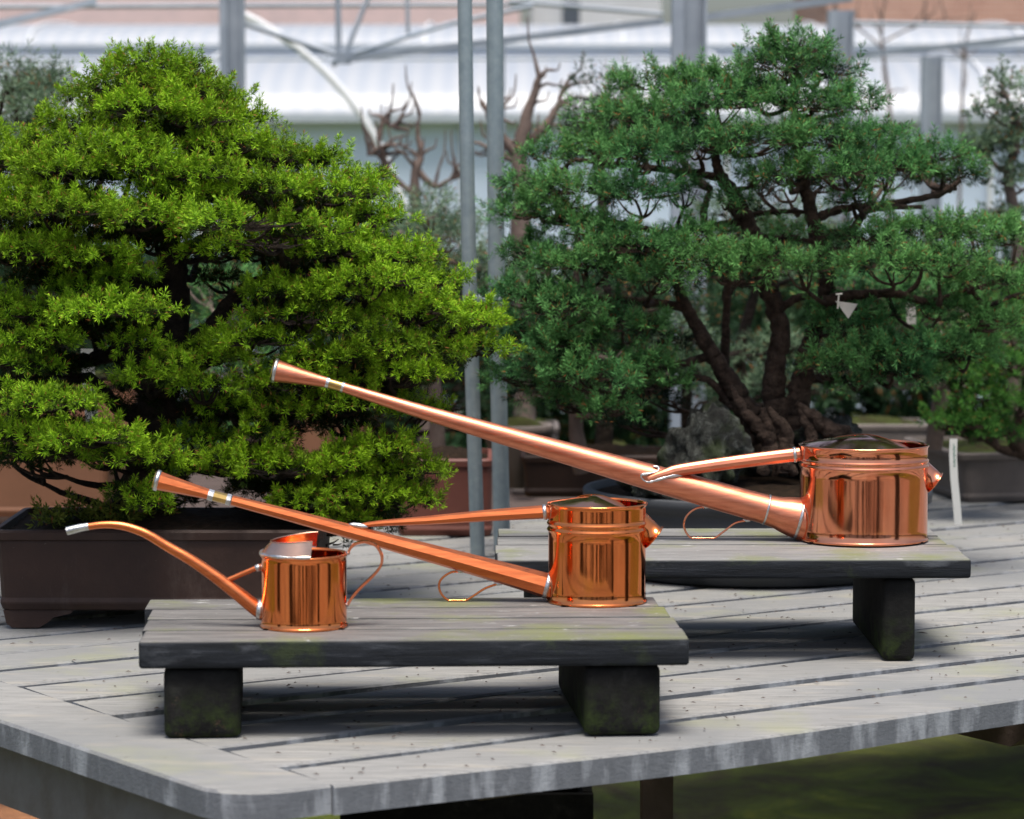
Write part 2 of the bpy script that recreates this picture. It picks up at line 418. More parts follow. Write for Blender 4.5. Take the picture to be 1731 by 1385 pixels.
    if bark is not None:
        tw = MB()
        for i in range(0, N, 2):
            c, r = pads[pid[i]][:2]
            root = Vector(c) + Vector((0, 0, -r[2] * .15)); e = Vector(cen[i])
            root = root.lerp(e, .15 + .3 * rng.random())
            m_ = root.lerp(e, .55) + Vector((0, 0, -r[2] * .12))
            tw.tube([root, m_, e], [.0022, .0016, .001], n=3, caps=False)
    return o, tw

def limb(mb, pts, rad, n=10, k=5, wob=0.0, seed=0):
    rng = random.Random(seed)
    sp = spline([tuple(p) + (r,) for p, r in zip(pts, rad)], k)
    q = [Vector(s[:3]) + Vector((rng.uniform(-1, 1), rng.uniform(-1, 1), rng.uniform(-1, 1))) * (wob * s[3]) for s in sp]
    mb.tube(q, [max(.0008, s[3] * (1 + rng.uniform(-1, 1) * wob * .6)) for s in sp], n=n)
    return q

def branches_to_pads(mb, nodes, pads, rad=.009, seed=0):
    rng = random.Random(seed)
    for (c, r, *_) in pads:
        c = Vector(c); e = c - Vector((0, 0, r[2] * .25))
        best = min(nodes, key=lambda q: (q - e).length + max(0, q.z - e.z) * 2.5)
        d = e - best
        m1 = best + d * .35 + Vector((rng.uniform(-.02, .02), rng.uniform(-.02, .02), -.015 + rng.uniform(-.015, .01)))
        m2 = best + d * .7 + Vector((rng.uniform(-.02, .02), rng.uniform(-.02, .02), rng.uniform(-.02, .01)))
        rr = rad * (.6 + min(1, d.length * 2))
        limb(mb, [best, m1, m2, e], [rr, rr * .8, rr * .55, rr * .3], n=6, k=3, wob=.25, seed=rng.random())
        for s in range(4):
            a = rng.uniform(0, 6.28)
            t = c + Vector((math.cos(a) * r[0] * .7, math.sin(a) * r[1] * .7, r[2] * rng.uniform(-.1, .3)))
            limb(mb, [m2, m2.lerp(t, .5) + Vector((0, 0, -.01)), t], [rr * .5, rr * .35, rr * .15], n=5, k=3, wob=.2, seed=rng.random())

def pad(px, py, hw, hh, Y, ry=None):
    c = P(px, py, Y); s = Y / F
    return (tuple(c + Vector((0, 0, hh * s * .02))), (hw * s, (ry or min(hw * s * .85, .11)), hh * s * .56))

# ------------------------------------------------------------------ ground
def ground_sheet(name, x0, x1, y0, y1, z, m, nx=2, ny=2, amp=0.0, seed=0, kind='structure', label=None):
    rng = random.Random(seed); b = MB(); vs = []
    for j in range(ny + 1):
        for i in range(nx + 1):
            vs.append((x0 + (x1 - x0) * i / nx, y0 + (y1 - y0) * j / ny, z + amp * rng.random()))
    b.add(vs, [(j*(nx+1)+i, j*(nx+1)+i+1, (j+1)*(nx+1)+i+1, (j+1)*(nx+1)+i) for j in range(ny) for i in range(nx)], True)
    o = b.build(name, m); prop(o, label, None, None, kind); return o
def m_ground():
    m, nt, b, _ = mat('mossy_ground'); v = coords(nt)
    c = ramp(nt, noise(nt, v, 3.2, 8, .7, .6), [(.32, (.03, .018, .010)), (.43, (.06, .07, .008)), (.55, (.10, .15, .006)), (.70, (.28, .31, .02))])
    far = ramp(nt, noise(nt, v, .35, 3, .5), BW(.4, .6))
    c = mix(nt, math_(nt, 'MULTIPLY', far, .4), c, (.14, .10, .07))
    nt.links.new(c, b.inputs['Base Color']); b.inputs['Roughness'].default_value = .95
    bump(nt, b, noise(nt, v, 18, 8, .7), 1.0, .03); return m
M['ground'] = m_ground()
M['gravel'] = m_simple('gravel', (.36, .33, .29), .9, 0, .35, .8, 1.0, 70, .02, col2=(.05, .045, .04))
M['mulch'] = m_simple('bark_mulch', (.34, .15, .06), .9, 0, .5, 14, 1.0, 50, .02, col2=(.17, .07, .03))
ground_sheet('ground', -60, 60, -20, 120, -.70, M['ground'], 60, 70, .0)
ground_sheet('path', -6, -.55, 5.2, 8.4, -.696, M['mulch'])
ground_sheet('gravel_path', -40, 40, -12, 3.1, -.695, M['gravel'])

# ------------------------------------------------------------------ the big slatted table
O = G(561, 1326); U = Vector((math.cos(TH), math.sin(TH), 0)); V = Vector((-math.sin(TH), math.cos(TH), 0))
def T(u, v, z=0.0): return O + U * u + V * v + Vector((0, 0, z))
TT = .038
NPL = 16
table = empty('display_table', T(0, 0, 0), 'long slatted display table of weathered pale grey boards carrying the stands, cans and pots', 'table')
def bow(u): return -.036 * math.exp(-((u - .6) / .42) ** 2) if u > 0 else 0
b = MB(); rng = random.Random(3)
for k in range(NPL):
    v0 = .15 * k; v1 = v0 + .1195 + rng.uniform(-.003, .005)
    us = -.055 * (v0 + .07) + .0045; ue = 5.2; n = 34; ch = .003
    vs = []; ph = rng.uniform(0, 6)
    for i in range(n + 1):
        u = us + (ue - us) * (i / n) ** 1.3
        e0 = (bow(u) if k == 0 else 0) + .0012 * math.sin(3.1 * u + ph); e1 = .0012 * math.sin(2.3 * u + ph * 2)
        dz = .0012 * math.sin(1.7 * u + ph) - .0012
        for (vv, zz) in ((v0 + e0, -TT), (v0 + e0, -ch), (v0 + e0 + ch, 0), (v1 + e1 - ch, 0), (v1 + e1, -ch), (v1 + e1, -TT)):
            vs.append(T(u, vv, zz + dz))
    fs = []
    for i in range(n):
        for j in range(6):
            q = (j + 1) % 6; fs.append((i*6+j, (i+1)*6+j, (i+1)*6+q, i*6+q))
    b.add(vs, fs); b.add(vs[:6], [(0, 1, 2, 3, 4, 5)]); b.add(vs[-6:], [(5, 4, 3, 2, 1, 0)])
b.build('tabletop', M['plank'], table)
# edging board on the left with its rounded corner
pts = [(0.0, .0), (-.045, .001)]
uo = -.148
for i in range(13):
    a = math.radians(-90 - 90 * i / 12); pts.append((-.045 - .103 + .103 * (1 + math.cos(a)) + .0, .10 + .10 * math.sin(a)))
pts = [(0, 0)] + [(-.045 + .103 * math.cos(math.radians(-90 - 90 * i / 12)), .085 + .085 * math.sin(math.radians(-90 - 90 * i / 12))) for i in range(13)]
vmax = .15 * NPL
pts += [(-.148 - .055 * (vmax - .1), vmax)] + [(-.055 * vmax, vmax)]
b = MB(); ch = .004; n = len(pts)
cen = (-.09, 1.2)
def inset(p): return (p[0] + (ch if p[0] < -.1 - .055 * p[1] + .02 else 0) * .8, p[1] + (ch if p[1] < .05 else 0))
vs = [T(p[0] - .001, p[1], -TT) for p in pts] + [T(p[0] - .001, p[1], -ch) for p in pts] + [T(inset(p)[0] - .001, inset(p)[1], 0) for p in pts]
fs = []
for r in range(2):
    for j in range(n):
        k = (j + 1) % n; fs.append((r*n+j, (r+1)*n+j, (r+1)*n+k, r*n+k))
b.add(vs, fs); b.add(vs[2*n:], [tuple(reversed(range(n)))]); b.add(vs[:n], [tuple(range(n))])
b.build('edge_board', M['frame_board'], table)
# apron, cross beams and posts below
b = MB()
ap = [(-.115, .10), (-.235, 2.4)]
p0, p1 = ap; vs = []
for (u, v) in (p0, p1):
    for (du, z) in ((0, -TT - .001), (0, -TT - .10), (.04, -TT - .10), (.04, -TT - .001)): vs.append(T(u + du, v, z))
b.add(vs, [(0, 1, 5, 4), (1, 2, 6, 5), (2, 3, 7, 6), (0, 3, 2, 1), (4, 5, 6, 7)])
b.build('apron', M['apron'], table)
def beam(u, v0, v1, wd=.07, ht=.075):
    b = MB(); vs = []
    for (v, zc) in ((v0, .02), (v1, ht)):
        pass
    prof = [(v0, -TT - .001), (v0 + .02, -TT - .03), (v0 + .10, -TT - ht), (v1, -TT - ht), (v1, -TT - .001)]
    for du in (-wd / 2, wd / 2):
        for (v, z) in prof: vs.append(T(u + du, v, z))
    b.add(vs, [(0, 1, 2, 3, 4), (9, 8, 7, 6, 5)] + [(i, i + 5, (i + 1) % 5 + 5, (i + 1) % 5) for i in range(5)])
    b.build('cross_beam', M['under'], table)
beam(.42, .16, 2.4); beam(1.32, .05, 2.4); beam(2.9, .05, 2.4)
def post(px, py, Y, wd, m='under'):
    p = P(px, py, Y); b = MB(); zt = -TT - .002
    b.box((p.x, p.y, (zt - .70) / 2), (wd, wd, .70 + zt), TH * 0, .004); b.build('post', M[m], table)
post(1110, 1340, 4.75, .052)

# dark crate standing on the ground under the table
a_, e_ = P(575, 1338, 5.4), P(1003, 1338, 5.4)
cr_ = empty('timber_crate', ((a_.x + e_.x) / 2, 5.65, -.695), 'black timber crate on the ground in the shade under the table', 'crate'); b = MB()
for k in range(5):
    hz = (a_.z + .69) / 5; b.box(((a_.x + e_.x) / 2, 5.4, -.69 + hz * (k + .5)), (e_.x - a_.x, .02, hz - .008)); b.box(((a_.x + e_.x) / 2, 5.9, -.69 + hz * (k + .5)), (e_.x - a_.x, .02, hz - .008))
    for x in (a_.x + .01, e_.x - .01): b.box((x, 5.65, -.69 + hz * (k + .5)), (.018, .46, hz - .008))
b.box(((a_.x + e_.x) / 2, 5.65, -.6), (e_.x - a_.x - .06, .46, .02)); b.build('slats', M['leg'], cr_)
# ------------------------------------------------------------------ low stands
def low_stand(cx, cy, W, D, zt, th, rz, legs, legw, legd, m, label, seed, shear=0.0):
    st = empty('low_stand', (cx, cy, 0), label, 'stand', 'charred timber stands under the watering cans', rz)
    rng = random.Random(seed); Mx = st.matrix_world; b = MB()
    pw = D / 4
    for k in range(4):
        e = rng.uniform(-.004, .004) if k else 0; f_ = rng.uniform(-.006, .004) if k else 0
        y0 = -D / 2 + pw * k; dz = rng.uniform(-.003, 0) if k else 0
        c = Mx @ Vector(((f_ + e) / 2 - shear * (y0 + pw / 2), y0 + pw / 2, zt - th / 2 + dz / 2))
        b.box(c, (W + f_ - e, pw - .0085, th + dz), rz, .005 if k == 0 else .0025)
    b.build('tabletop', m, st)
    for (lx) in legs:
        b = MB(); c = Mx @ Vector((lx, 0.0, (zt - th) / 2 - .0005)); b.box(c, (legw, legd, zt - th - .001), rz + shear, .010)
        b.build('leg', M['leg'], st)
    return st
R1 = math.radians(2.2)
s1c = Vector((-.147, 4.197))
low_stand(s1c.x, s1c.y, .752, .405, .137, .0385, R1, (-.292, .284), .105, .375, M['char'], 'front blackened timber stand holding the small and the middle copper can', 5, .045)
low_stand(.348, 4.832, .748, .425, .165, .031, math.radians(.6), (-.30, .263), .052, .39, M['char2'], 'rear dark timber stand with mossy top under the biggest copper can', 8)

# ------------------------------------------------------------------ copper watering cans
def body(can, c, r, h, bead, m, ry=1.0):
    b = MB(); R_ = .0022
    pr = [(r - .006, .0012), (r + R_ * .6, .0004)] + [(r + R_ * math.cos(a) * 1.0, .0022 + R_ * math.sin(a)) for a in (-.9, -.4, 0, .5, 1.0)] + [(r, .0058)]
    if bead:
        for zb in bead:
            pr.append((r, zb - .0040)); pr += [(r + .0022 * math.sin(t), zb - .0032 + .0064 * t / math.pi) for t in (.5, 1.05, 1.57, 2.1, 2.65)]; pr.append((r, zb + .0040))
    else: pr += [(r, h * .5)]
    pr += [(r, h - .005)] + [(r + .0004 + .0018 * math.sin(t), h - .0018 - .0018 * math.cos(t)) for t in (.4, 1.0, 1.57, 2.1, 2.8)]
    pr += [(r - .0012, h), (r - .0014, h - .004), (r - .0014, .008)]
    # subdivide the long straight walls
    q = [pr[0]]
    for p in pr[1:]:
        if abs(p[1] - q[-1][1]) > .02:
            p0 = q[-1]
            for i in range(1, 8): q.append((p0[0] + (p[0] - p0[0]) * i / 8, p0[1] + (p[1] - p0[1]) * i / 8))
        q.append(p)
    b.lathe(c, q, 128, 1, ry); b.disc((c[0], c[1], c[2] + .008), r - .0014, 96, 1, ry); b.disc((c[0], c[1], c[2] + .0012), r - .006, 96, 1, ry)
    # the standing seam
    return b.build('body', m, can)
def hood(can, c, r, h, rise, cut0, cut1, m, ry=1.0, lip=.0025):
    b = MB(); ny, nx = 36, 44; rows = []
    xs_edge = []
    for j in range(ny + 1):
        y = -.985 + 1.93 * j / ny
        xm = math.sqrt(max(0, 1 - y * y)); xe = min(xm * .995, cut0 + cut1 * y)
        row = []
        for i in range(nx + 1):
            x = -xm * .995 + (xe + xm * .995) * i / nx
            q = max(0.0, 1 - (x * x + y * y)); z = rise * (1 - (math.sqrt(1 - q + .16) - .4) / (math.sqrt(1.16) - .4))
            e = max(0.0, 1 - (xe - x) / .16); z += lip * e * e * min(1, q * 3) 
            row.append((c[0] + x * r, c[1] + y * r * ry, c[2] + h + z - .0004))
        rows.append(row); xs_edge.append(row[-1])
    vs = [p for row in rows for p in row]; vs2 = [(p[0], p[1], p[2] - .0012) for p in vs]
    fs = [(j*(nx+1)+i, j*(nx+1)+i+1, (j+1)*(nx+1)+i+1, (j+1)*(nx+1)+i) for j in range(ny) for i in range(nx)]
    b.add(vs, fs, True); b.add(vs2, [tuple(reversed(f)) for f in fs], True)
    b.tube(xs_edge, .0008, 8)
    return b.build('lid', m, can)
def ring_on(can, p, d, r, wd, m='solder', n=16, name='solder_joint', bulge=.0012, flat=1.0):
    p = Vector(p); d = Vector(d).normalized(); b = MB()
    ts = [-1, -.7, 0, .7, 1]; rs = [r * .98, r + bulge * .8, r + bulge, r + bulge * .8, r * .98]
    b.tube([p + d * (wd / 2 * t) for t in ts], rs, n, True, True)
    return b.build(name, M[m], can)
def px_path(pts, Y, yoff=0.0):
    """pixel centre line with half-widths -> world points and radii in the can's own plane"""
    return [P(x, y, Y) for (x, y, hw) in pts], [hw * Y / F for (x, y, hw) in pts]
def rose(can, tip, back, r0, r1, m, n, wire=True, brass=True):
    """flared funnel from back (radius r0) to tip (radius r1), open with a wire mesh face"""
    b = MB(); back, tip = Vector(back), Vector(tip); q = []; rr = []
    for i in range(9):
        t = i / 8; q.append(back.lerp(tip, t)); rr.append(r0 + (r1 - r0) * (t ** 1.15))
    b.tube(q, rr, n, n > 14, False)
    rs = b.build('rose', m, can)
    d = (tip - back).normalized()
    b = MB(); b.tube([tip - d * .004, tip - d * .003, tip + d * .0015, tip + d * .002], [r1 * .99, r1 + .0016, r1 + .0016, r1 - .0015], 24, True, True)
    o = b.build('rim', M['solder'], can)
    b = MB(); b.tube([tip + d * .0022, tip + d * .0042], [r1 - .0006, r1 - .002], 24, True, True); b.build('rose_face', M['brass'], can)
    return rs

def big_can(cx, base_y, zt, hw, rim_y, spout, handle, loop, nozzle, filler, beads, label, cop, tubem, nside, cuts, rise, hoodry=1.0, grp=None):
    c = G(cx, base_y, zt); Y = c.y; r = hw * Y / F; ry = .92
    h = P(cx, rim_y, Y - r * ry).z - zt
    can = empty('watering_can', c, label, 'watering can', 'copper watering cans on the stands')
    body(can, c, r, h, [P(cx, y, Y - r * ry).z - zt for y in beads], cop, ry)
    hood(can, c, r, h, rise, cuts[0], cuts[1], cop, ry)
    # spout
    pts, rad = px_path(spout['path'], Y)
    b = MB(); sp = spline([tuple(p) + (q,) for p, q in zip(pts, rad)], 4)
    b.tube([Vector(s[:3]) for s in sp], [s[3] for s in sp], nside, nside > 12, True)
    b.build('spout', tubem, can)
    for (x, y, hw_, wd, tilt) in spout['rings']:
        p = P(x, y, Y); ring_on(can, p, (1, 0, tilt), hw_ * Y / F, wd, n=28)
    # ferrule pieces near the rose
    for (x0, y0, x1, y1, hw_, mm) in spout['ferrule']:
        a, e = P(x0, y0, Y), P(x1, y1, Y); b = MB(); b.tube([a, e], hw_ * Y / F, nside if nside < 12 else 24, nside > 12, True)
        b.build('ferrule' if mm == 'brass' else 'solder_joint', M[mm], can)
    x0, y0, w0, x1, y1, w1 = nozzle
    rose(can, P(x1, y1, Y), P(x0, y0, Y), w0 * Y / F, w1 * Y / F, tubem, nside)
    # carrying handle: tube from the spout to the body
    pts, rad = px_path(handle['path'], Y); pts = [p + Vector((0, -f_, 0)) for p, f_ in zip(pts, handle.get('fwd', [0] * len(pts)))]; sp = spline([tuple(p) + (q,) for p, q in zip(pts, rad)], 5)
    b = MB(); b.tube([Vector(s[:3]) for s in sp], [s[3] for s in sp], 8 if nside < 12 else 12, False, True); b.build('handle', tubem, can)
    x, y, hw_ = handle['joint']; ring_on(can, P(x, y, Y), (1, 0, .12), hw_ * Y / F, .006, n=20)
    # solder patch where the handle meets the spout
    x, y, ln, hh, tl = handle['patch']; p = P(x, y, Y - hh * .4 * Y / F); b = MB()
    prof = [(math.sin(math.pi * i / 10), math.cos(math.pi * i / 10)) for i in range(11)]
    vs = []; n = 14
    for (s_, c_) in prof:
        for j in range(n):
            a = 2 * math.pi * j / n
            lx = ln * c_ * Y / F; lz = hh * s_ * math.cos(a) * Y / F; ly = hh * 1.1 * s_ * math.sin(a) * Y / F
            vs.append(p + Vector((lx * math.cos(tl) - lz * math.sin(tl), ly, lx * math.sin(tl) + lz * math.cos(tl))))
    b.add(vs, [(i*n+j, i*n+(j+1)%n, (i+1)*n+(j+1)%n, (i+1)*n+j) for i in range(10) for j in range(n)], True)
    b.build('solder_joint', M['solder'], can)
    if 'outline' in handle:
        (ax_, ay_), (bx_, by_), hw_ = handle['axis']; q = []
        for (x, y) in handle['outline']:
            d_ = (y - (ay_ + (x - ax_) * (by_ - ay_) / (bx_ - ax_))) * .96; f_ = math.sqrt(max(0, (hw_ + .5) ** 2 - d_ * d_)) * Y / F
            q.append(P(x, y, Y) + Vector((0, -max(f_, .004), 0)) * 1.0)
            q[-1] = P(x, y, Y - max(f_, .004))
        b = MB(); sp_ = spline([tuple(p) for p in q], 4); b.tube([Vector(p) for p in sp_], [.0013 + .0014 * max(0, math.sin(i * .55)) + (.0016 if i > 28 else 0) for i in range(len(sp_))], 8); b.build('solder_joint', M['solder'], can)
    # wire foot loop under the spout
    sp = spline([tuple(P(x, y, Y)) for (x, y) in loop], 7)
    zmin = zt + .0016
    q = [Vector((p[0], p[1], max(p[2], zmin))) for p in sp]
    b = MB(); b.tube(q, .0017, 8); b.build('wire_loop', cop, can)
    for k_ in (0, -1):
        b = MB(); b.tube([q[k_] + Vector((-.006, 0, .002)), q[k_], q[k_] + Vector((.006, 0, -.001))], [.0012, .003, .0012], 8); b.build('solder_joint', M['solder'], can)
    # filler socket on the back of the body
    (ax, ay, bx, by, fr) = filler
    p0, p1 = P(ax, ay, Y), P(bx, by, Y); d = (p1 - p0).normalized(); R_ = fr * Y / F
    b = MB(); b.tube([p0, p0.lerp(p1, .5), p1 - d * .002, p1 - d * .0015, p1, p1 + d * .0008, p1 - d * .002, p0.lerp(p1, .5)], [R_ * 1.1, R_ * 1.02, R_, R_ + .0018, R_ + .0022, R_ - .0004, R_ - .0012, R_ - .0012], 40, True, True); b.build('filler_socket', cop, can)
    return can

big_can(1459, 911.5, .165, 108.5, 760,
    dict(path=[(1362, 879, 38.5), (1330, 871, 32), (1297, 862, 25.5), (1200, 835, 24), (1100, 807, 22.5), (960, 767, 19), (820, 727, 15.5), (700, 692, 12), (580, 655, 8.6)],
         rings=[(1351, 875, 36.5, .006, -.26), (1296, 861.5, 25.3, .004, -.26)],
         ferrule=[(581, 655.5, 577, 654, 9.3, 'solder'), (577, 654, 567, 651, 8.8, 'brass'), (567, 651, 556, 648, 8.8, 'brass'), (556, 648, 551, 646.5, 9.4, 'solder')]),
    dict(path=[(1094, 808, 6), (1126, 799, 9), (1150, 793.5, 10.5), (1250, 780, 11.5), (1352, 768, 12)], joint=(1343.5, 769, 12.2), patch=(1140, 803, 14, 3.5, .10), fwd=[.0185, .016, .012, .004, 0],
         outline=[(1104, 788.5), (1113, 791), (1111, 797), (1097, 801), (1084, 803.5), (1087, 811), (1095, 815), (1106, 813), (1121, 808.5), (1136, 804.5), (1153, 802.5)], axis=((1100, 807), (1200, 835), 23)),
    [(1193, 857), (1176, 860), (1161, 872), (1156, 888), (1163, 905), (1180, 916), (1200, 915), (1222, 900), (1242, 885), (1262, 880)],
    (552, 646.5, 9, 464, 626.5, 19.5), (1556, 797, 1581, 816, 19), (796, 786.5),
    'biggest copper watering can, on the rear stand, with the longest spout', M['copper_pale'], M['copper_tube_pale'], 16, (.12, -.62), .0135)
big_can(1009, 1017, .137, 83, 858,
    dict(path=[(934, 993, 22), (900, 983, 20.5), (800, 955, 17.5), (700, 928, 15), (600, 901, 12.6), (500, 874, 10.8), (392, 846, 8.6)],
         rings=[(925, 990, 21.4, .0075, -.27)],
         ferrule=[(390, 846, 383, 844, 9.8, 'solder'), (383, 844, 361, 838.5, 8.9, 'brass'), (361, 838.5, 352, 836, 9.8, 'solder')]),
    dict(path=[(590, 892, 3), (640, 885, 5), (720, 880, 7.5), (820, 872, 9.8), (930, 865, 11.8)], joint=(921, 866, 12.0), patch=(606, 889, 17, 5, -.15)),
    [(778, 966), (762, 968), (747, 978), (742, 990), (746, 1004), (758, 1015), (778, 1020), (798, 1009), (820, 995), (842, 987)],
    (353, 836, 9, 265, 812, 16.6), (1078, 886, 1106, 909, 21), (903.5, 892.5),
    'middle-sized copper watering can with domed lid at the back edge of the front stand', M['copper'], M['copper_tube'], 8, (.08, -.55), .0085)

def small_can():
    zt = .137; c = G(514, 1058.5, zt); Y = c.y; r = 73 * Y / F
    h = P(514, 944, Y - r).z - zt
    can = empty('watering_can', c, 'smallest copper watering can with a curved spout and strap handle, on the front stand', 'watering can', 'copper watering cans on the stands')
    body(can, c, r, h, None, M['copper'])
    b = MB(); n = 40; a0, a1 = math.radians(-77), math.radians(-283)
    lo = []; hi = []
    for i in range(n + 1):
        a = a0 + (a1 - a0) * i / n; k = math.sin(math.pi * i / n)
        ca, sa = math.cos(a), math.sin(a)
        lo.append(Vector((c.x + (r + .0005) * ca, c.y + (r + .0005) * sa, zt + h)))
        f_ = 1 - .24 * k ** .6
        hi.append(Vector((c.x + (r * f_) * ca + (.003 if i in (0, n) else 0), c.y + r * (f_ - .04) * sa, zt + h + .0165 + .006 * (1 - k))))
    vs = lo + hi; m_ = n + 1
    fs = [(i, i + 1, m_ + i + 1, m_ + i) for i in range(n)]
    b.add(vs, fs, True); ins = [v + Vector(((c.x - v.x) * .02, (c.y - v.y) * .02, 0)) for v in vs]; b.add(ins, [tuple(reversed(f)) for f in fs], True)
    b.tube(hi, .0010, 6); b.build('hood', M['copper_dull'], can)
    b = MB(); b.tube([v + Vector((0, 0, .0005)) for v in lo], [.0028 * (.8 + .2 * math.sin(i * .9)) for i in range(m_)], 8); b.build('solder_joint', M['solder'], can)
    pts, rad = px_path([(447, 1036, 15), (430, 1026, 13.5), (400, 1002, 12.2), (360, 972, 10.5), (320, 945, 9.6), (285, 925, 8.8), (250, 904, 8), (222, 893, 7.4), (198, 888, 6.8), (172, 887.5, 6.2), (148, 890.5, 5.8)], Y)
    sp = spline([tuple(p) + (q,) for p, q in zip(pts, rad)], 5); b = MB(); b.tube([Vector(s[:3]) for s in sp], [s[3] for s in sp], 12, True, True); b.build('spout', M['copper_tube'], can)
    b = MB(); q, rr = px_path([(150, 890, 6.2), (135, 892.5, 6.8), (113, 898, 7.2)], Y); b.tube(q, rr, 16, True, False)
    q2, rr2 = px_path([(113, 898, 6.2), (140, 892, 5.2)], Y); b.tube(q2, rr2, 16, True, True); b.build('nozzle', M['solder'], can)
    ring_on(can, P(439.5, 1031, Y), (1, 0, -.1), 15.5 * Y / F, .0085, n=20, bulge=.002)
    pts, rad = px_path([(374, 986, 4.6), (408, 971, 4.6), (446, 955, 4.6)], Y); b = MB(); b.tube(pts, rad, 10, True, True); b.build('brace', M['copper_tube'], can)
    for (x, y, hw_) in ((377, 985, 6), (436, 960, 5.2)): ring_on(can, P(x, y, Y), (1, 0, .45), hw_ * Y / F, .007, n=12, bulge=.0008)
    hp = [(588, 936), (593, 926), (603, 918.5), (620, 916), (635, 922), (644, 935), (646, 948), (641, 961), (628, 976), (610, 993), (596, 1009), (588, 1022)]
    sp = spline([tuple(P(x, y, Y)) for x, y in hp], 5); b = MB(); vs = []; m_ = len(sp)
    for i in range(m_):
        p = Vector(sp[i]); t = (Vector(sp[min(i+1, m_-1)]) - Vector(sp[max(i-1, 0)])).normalized(); nn_ = Vector((-t.z, 0, t.x))
        for (dy, dn) in ((-.006, -.0018), (.006, -.0018), (.006, .0018), (-.006, .0018)): vs.append(p + Vector((0, dy, 0)) + nn_ * dn)
    fs = [(i*4+j, i*4+(j+1)%4, (i+1)*4+(j+1)%4, (i+1)*4+j) for i in range(m_-1) for j in range(4)]
    b.add(vs, fs); b.add(vs[:4], [(3, 2, 1, 0)]); b.add(vs[-4:], [(0, 1, 2, 3)]); b.build('handle', M['copper_pale'], can)
    for (x, y) in ((588, 935), (586.5, 1022)):
        b = MB(); p = P(x, y, Y); b.tube([p + Vector((0, -.007, 0)), p + Vector((0, -.0035, 0)), p + Vector((0, .0035, 0)), p + Vector((0, .007, 0))], [.0012, .0033, .0033, .0012], 10); b.build('solder_joint', M['solder'], can)
small_can()

# ------------------------------------------------------------------ bonsai pots
def rect_pot(x0, x1, y0, y1, zb, zt, m, label, taper=.86, rz=0.0, rim=.012, rimh=.018, soil='soil', foot=True, mound=.02, seed=0, grp=None):
    cx, cy = (x0 + x1) / 2, (y0 + y1) / 2; W, D = x1 - x0, y1 - y0
    pot = empty('bonsai_pot', (cx, cy, 0), label, 'plant pot', grp, rz); Mx = pot.matrix_world; b = MB()
    zf = zb + (.03 if foot else 0)
    def ring(s, z, off=0.0, n=3, rc=.018):
        out = []; hx, hy = W / 2 * s + off, D / 2 * s + off
        for k, (sx, sy) in enumerate(((1, 1), (-1, 1), (-1, -1), (1, -1))):
            for i in range(n + 1):
                a = math.pi / 2 * (k + i / n); out.append(Mx @ Vector((sx * (hx - rc) + rc * math.cos(a), sy * (hy - rc) + rc * math.sin(a), z)))
        return out
    k2 = zf + .022
    prof = [(taper * .985, zf, 0), (taper, zf + .002, 0), (taper, zf + .012, .003), (taper, zf + .015, .003), (taper + .005, k2, 0), (.968, zt - rimh - .004, 0), (.97, zt - rimh, -.001), (1.0, zt - rimh + .002, 0), (1.0, zt - .004, .001), (1.0, zt, -.003), (1.0, zt, -rim), (.985, zt - .03, -rim)]
    vs = []; n = 16
    for (s, z, o_) in prof: vs += ring(s, z, o_)
    fs = [(i*n+j, i*n+(j+1)%n, (i+1)*n+(j+1)%n, (i+1)*n+j) for i in range(len(prof)-1) for j in range(n)]
    b.add(vs, fs, False); b.add(vs[:n], [tuple(reversed(range(n)))]); b.build('body', M[m], pot)
    if foot:
        for sx in (-1, 1):
            for sy in (-1, 1):
                b = MB(); hx, hy = W / 2 * taper * .985, D / 2 * taper * .985; L = min(.12, W * .24)
                pr = [(0, 0), (L, 0), (L * .95, -.006), (L * .72, -.012), (L * .62, -.022), (L * .5, -.03), (L * .12, -.03), (L * .04, -.022)]
                vs = []
                for dy in (0, .045):
                    for (lx, lz) in pr: vs.append(Mx @ Vector((sx * (hx - lx), sy * (hy - dy), zf + lz)))
                nn_ = len(pr); b.add(vs, [tuple(range(nn_)), tuple(reversed(range(nn_, 2*nn_)))] + [(i, i+nn_, (i+1)%nn_+nn_, (i+1)%nn_) for i in range(nn_)])
                b.build('foot', M[m], pot)
    # soil mound
    b = MB(); rng = random.Random(seed); nx, ny = 34, 18; vs = []
    for j in range(ny + 1):
        for i in range(nx + 1):
            a, c_ = -1 + 2 * i / nx, -1 + 2 * j / ny
            z = zt - .012 + mound * (1 - a * a) * (1 - c_ * c_) * 1.3 + rng.uniform(-.002, .003)
            vs.append(Mx @ Vector((a * (W / 2 - rim - .001), c_ * (D / 2 - rim - .001), z)))
    b.add(vs, [(j*(nx+1)+i, j*(nx+1)+i+1, (j+1)*(nx+1)+i+1, (j+1)*(nx+1)+i) for j in range(ny) for i in range(nx)], True)
    b.build('soil', M[soil], pot)
    return pot
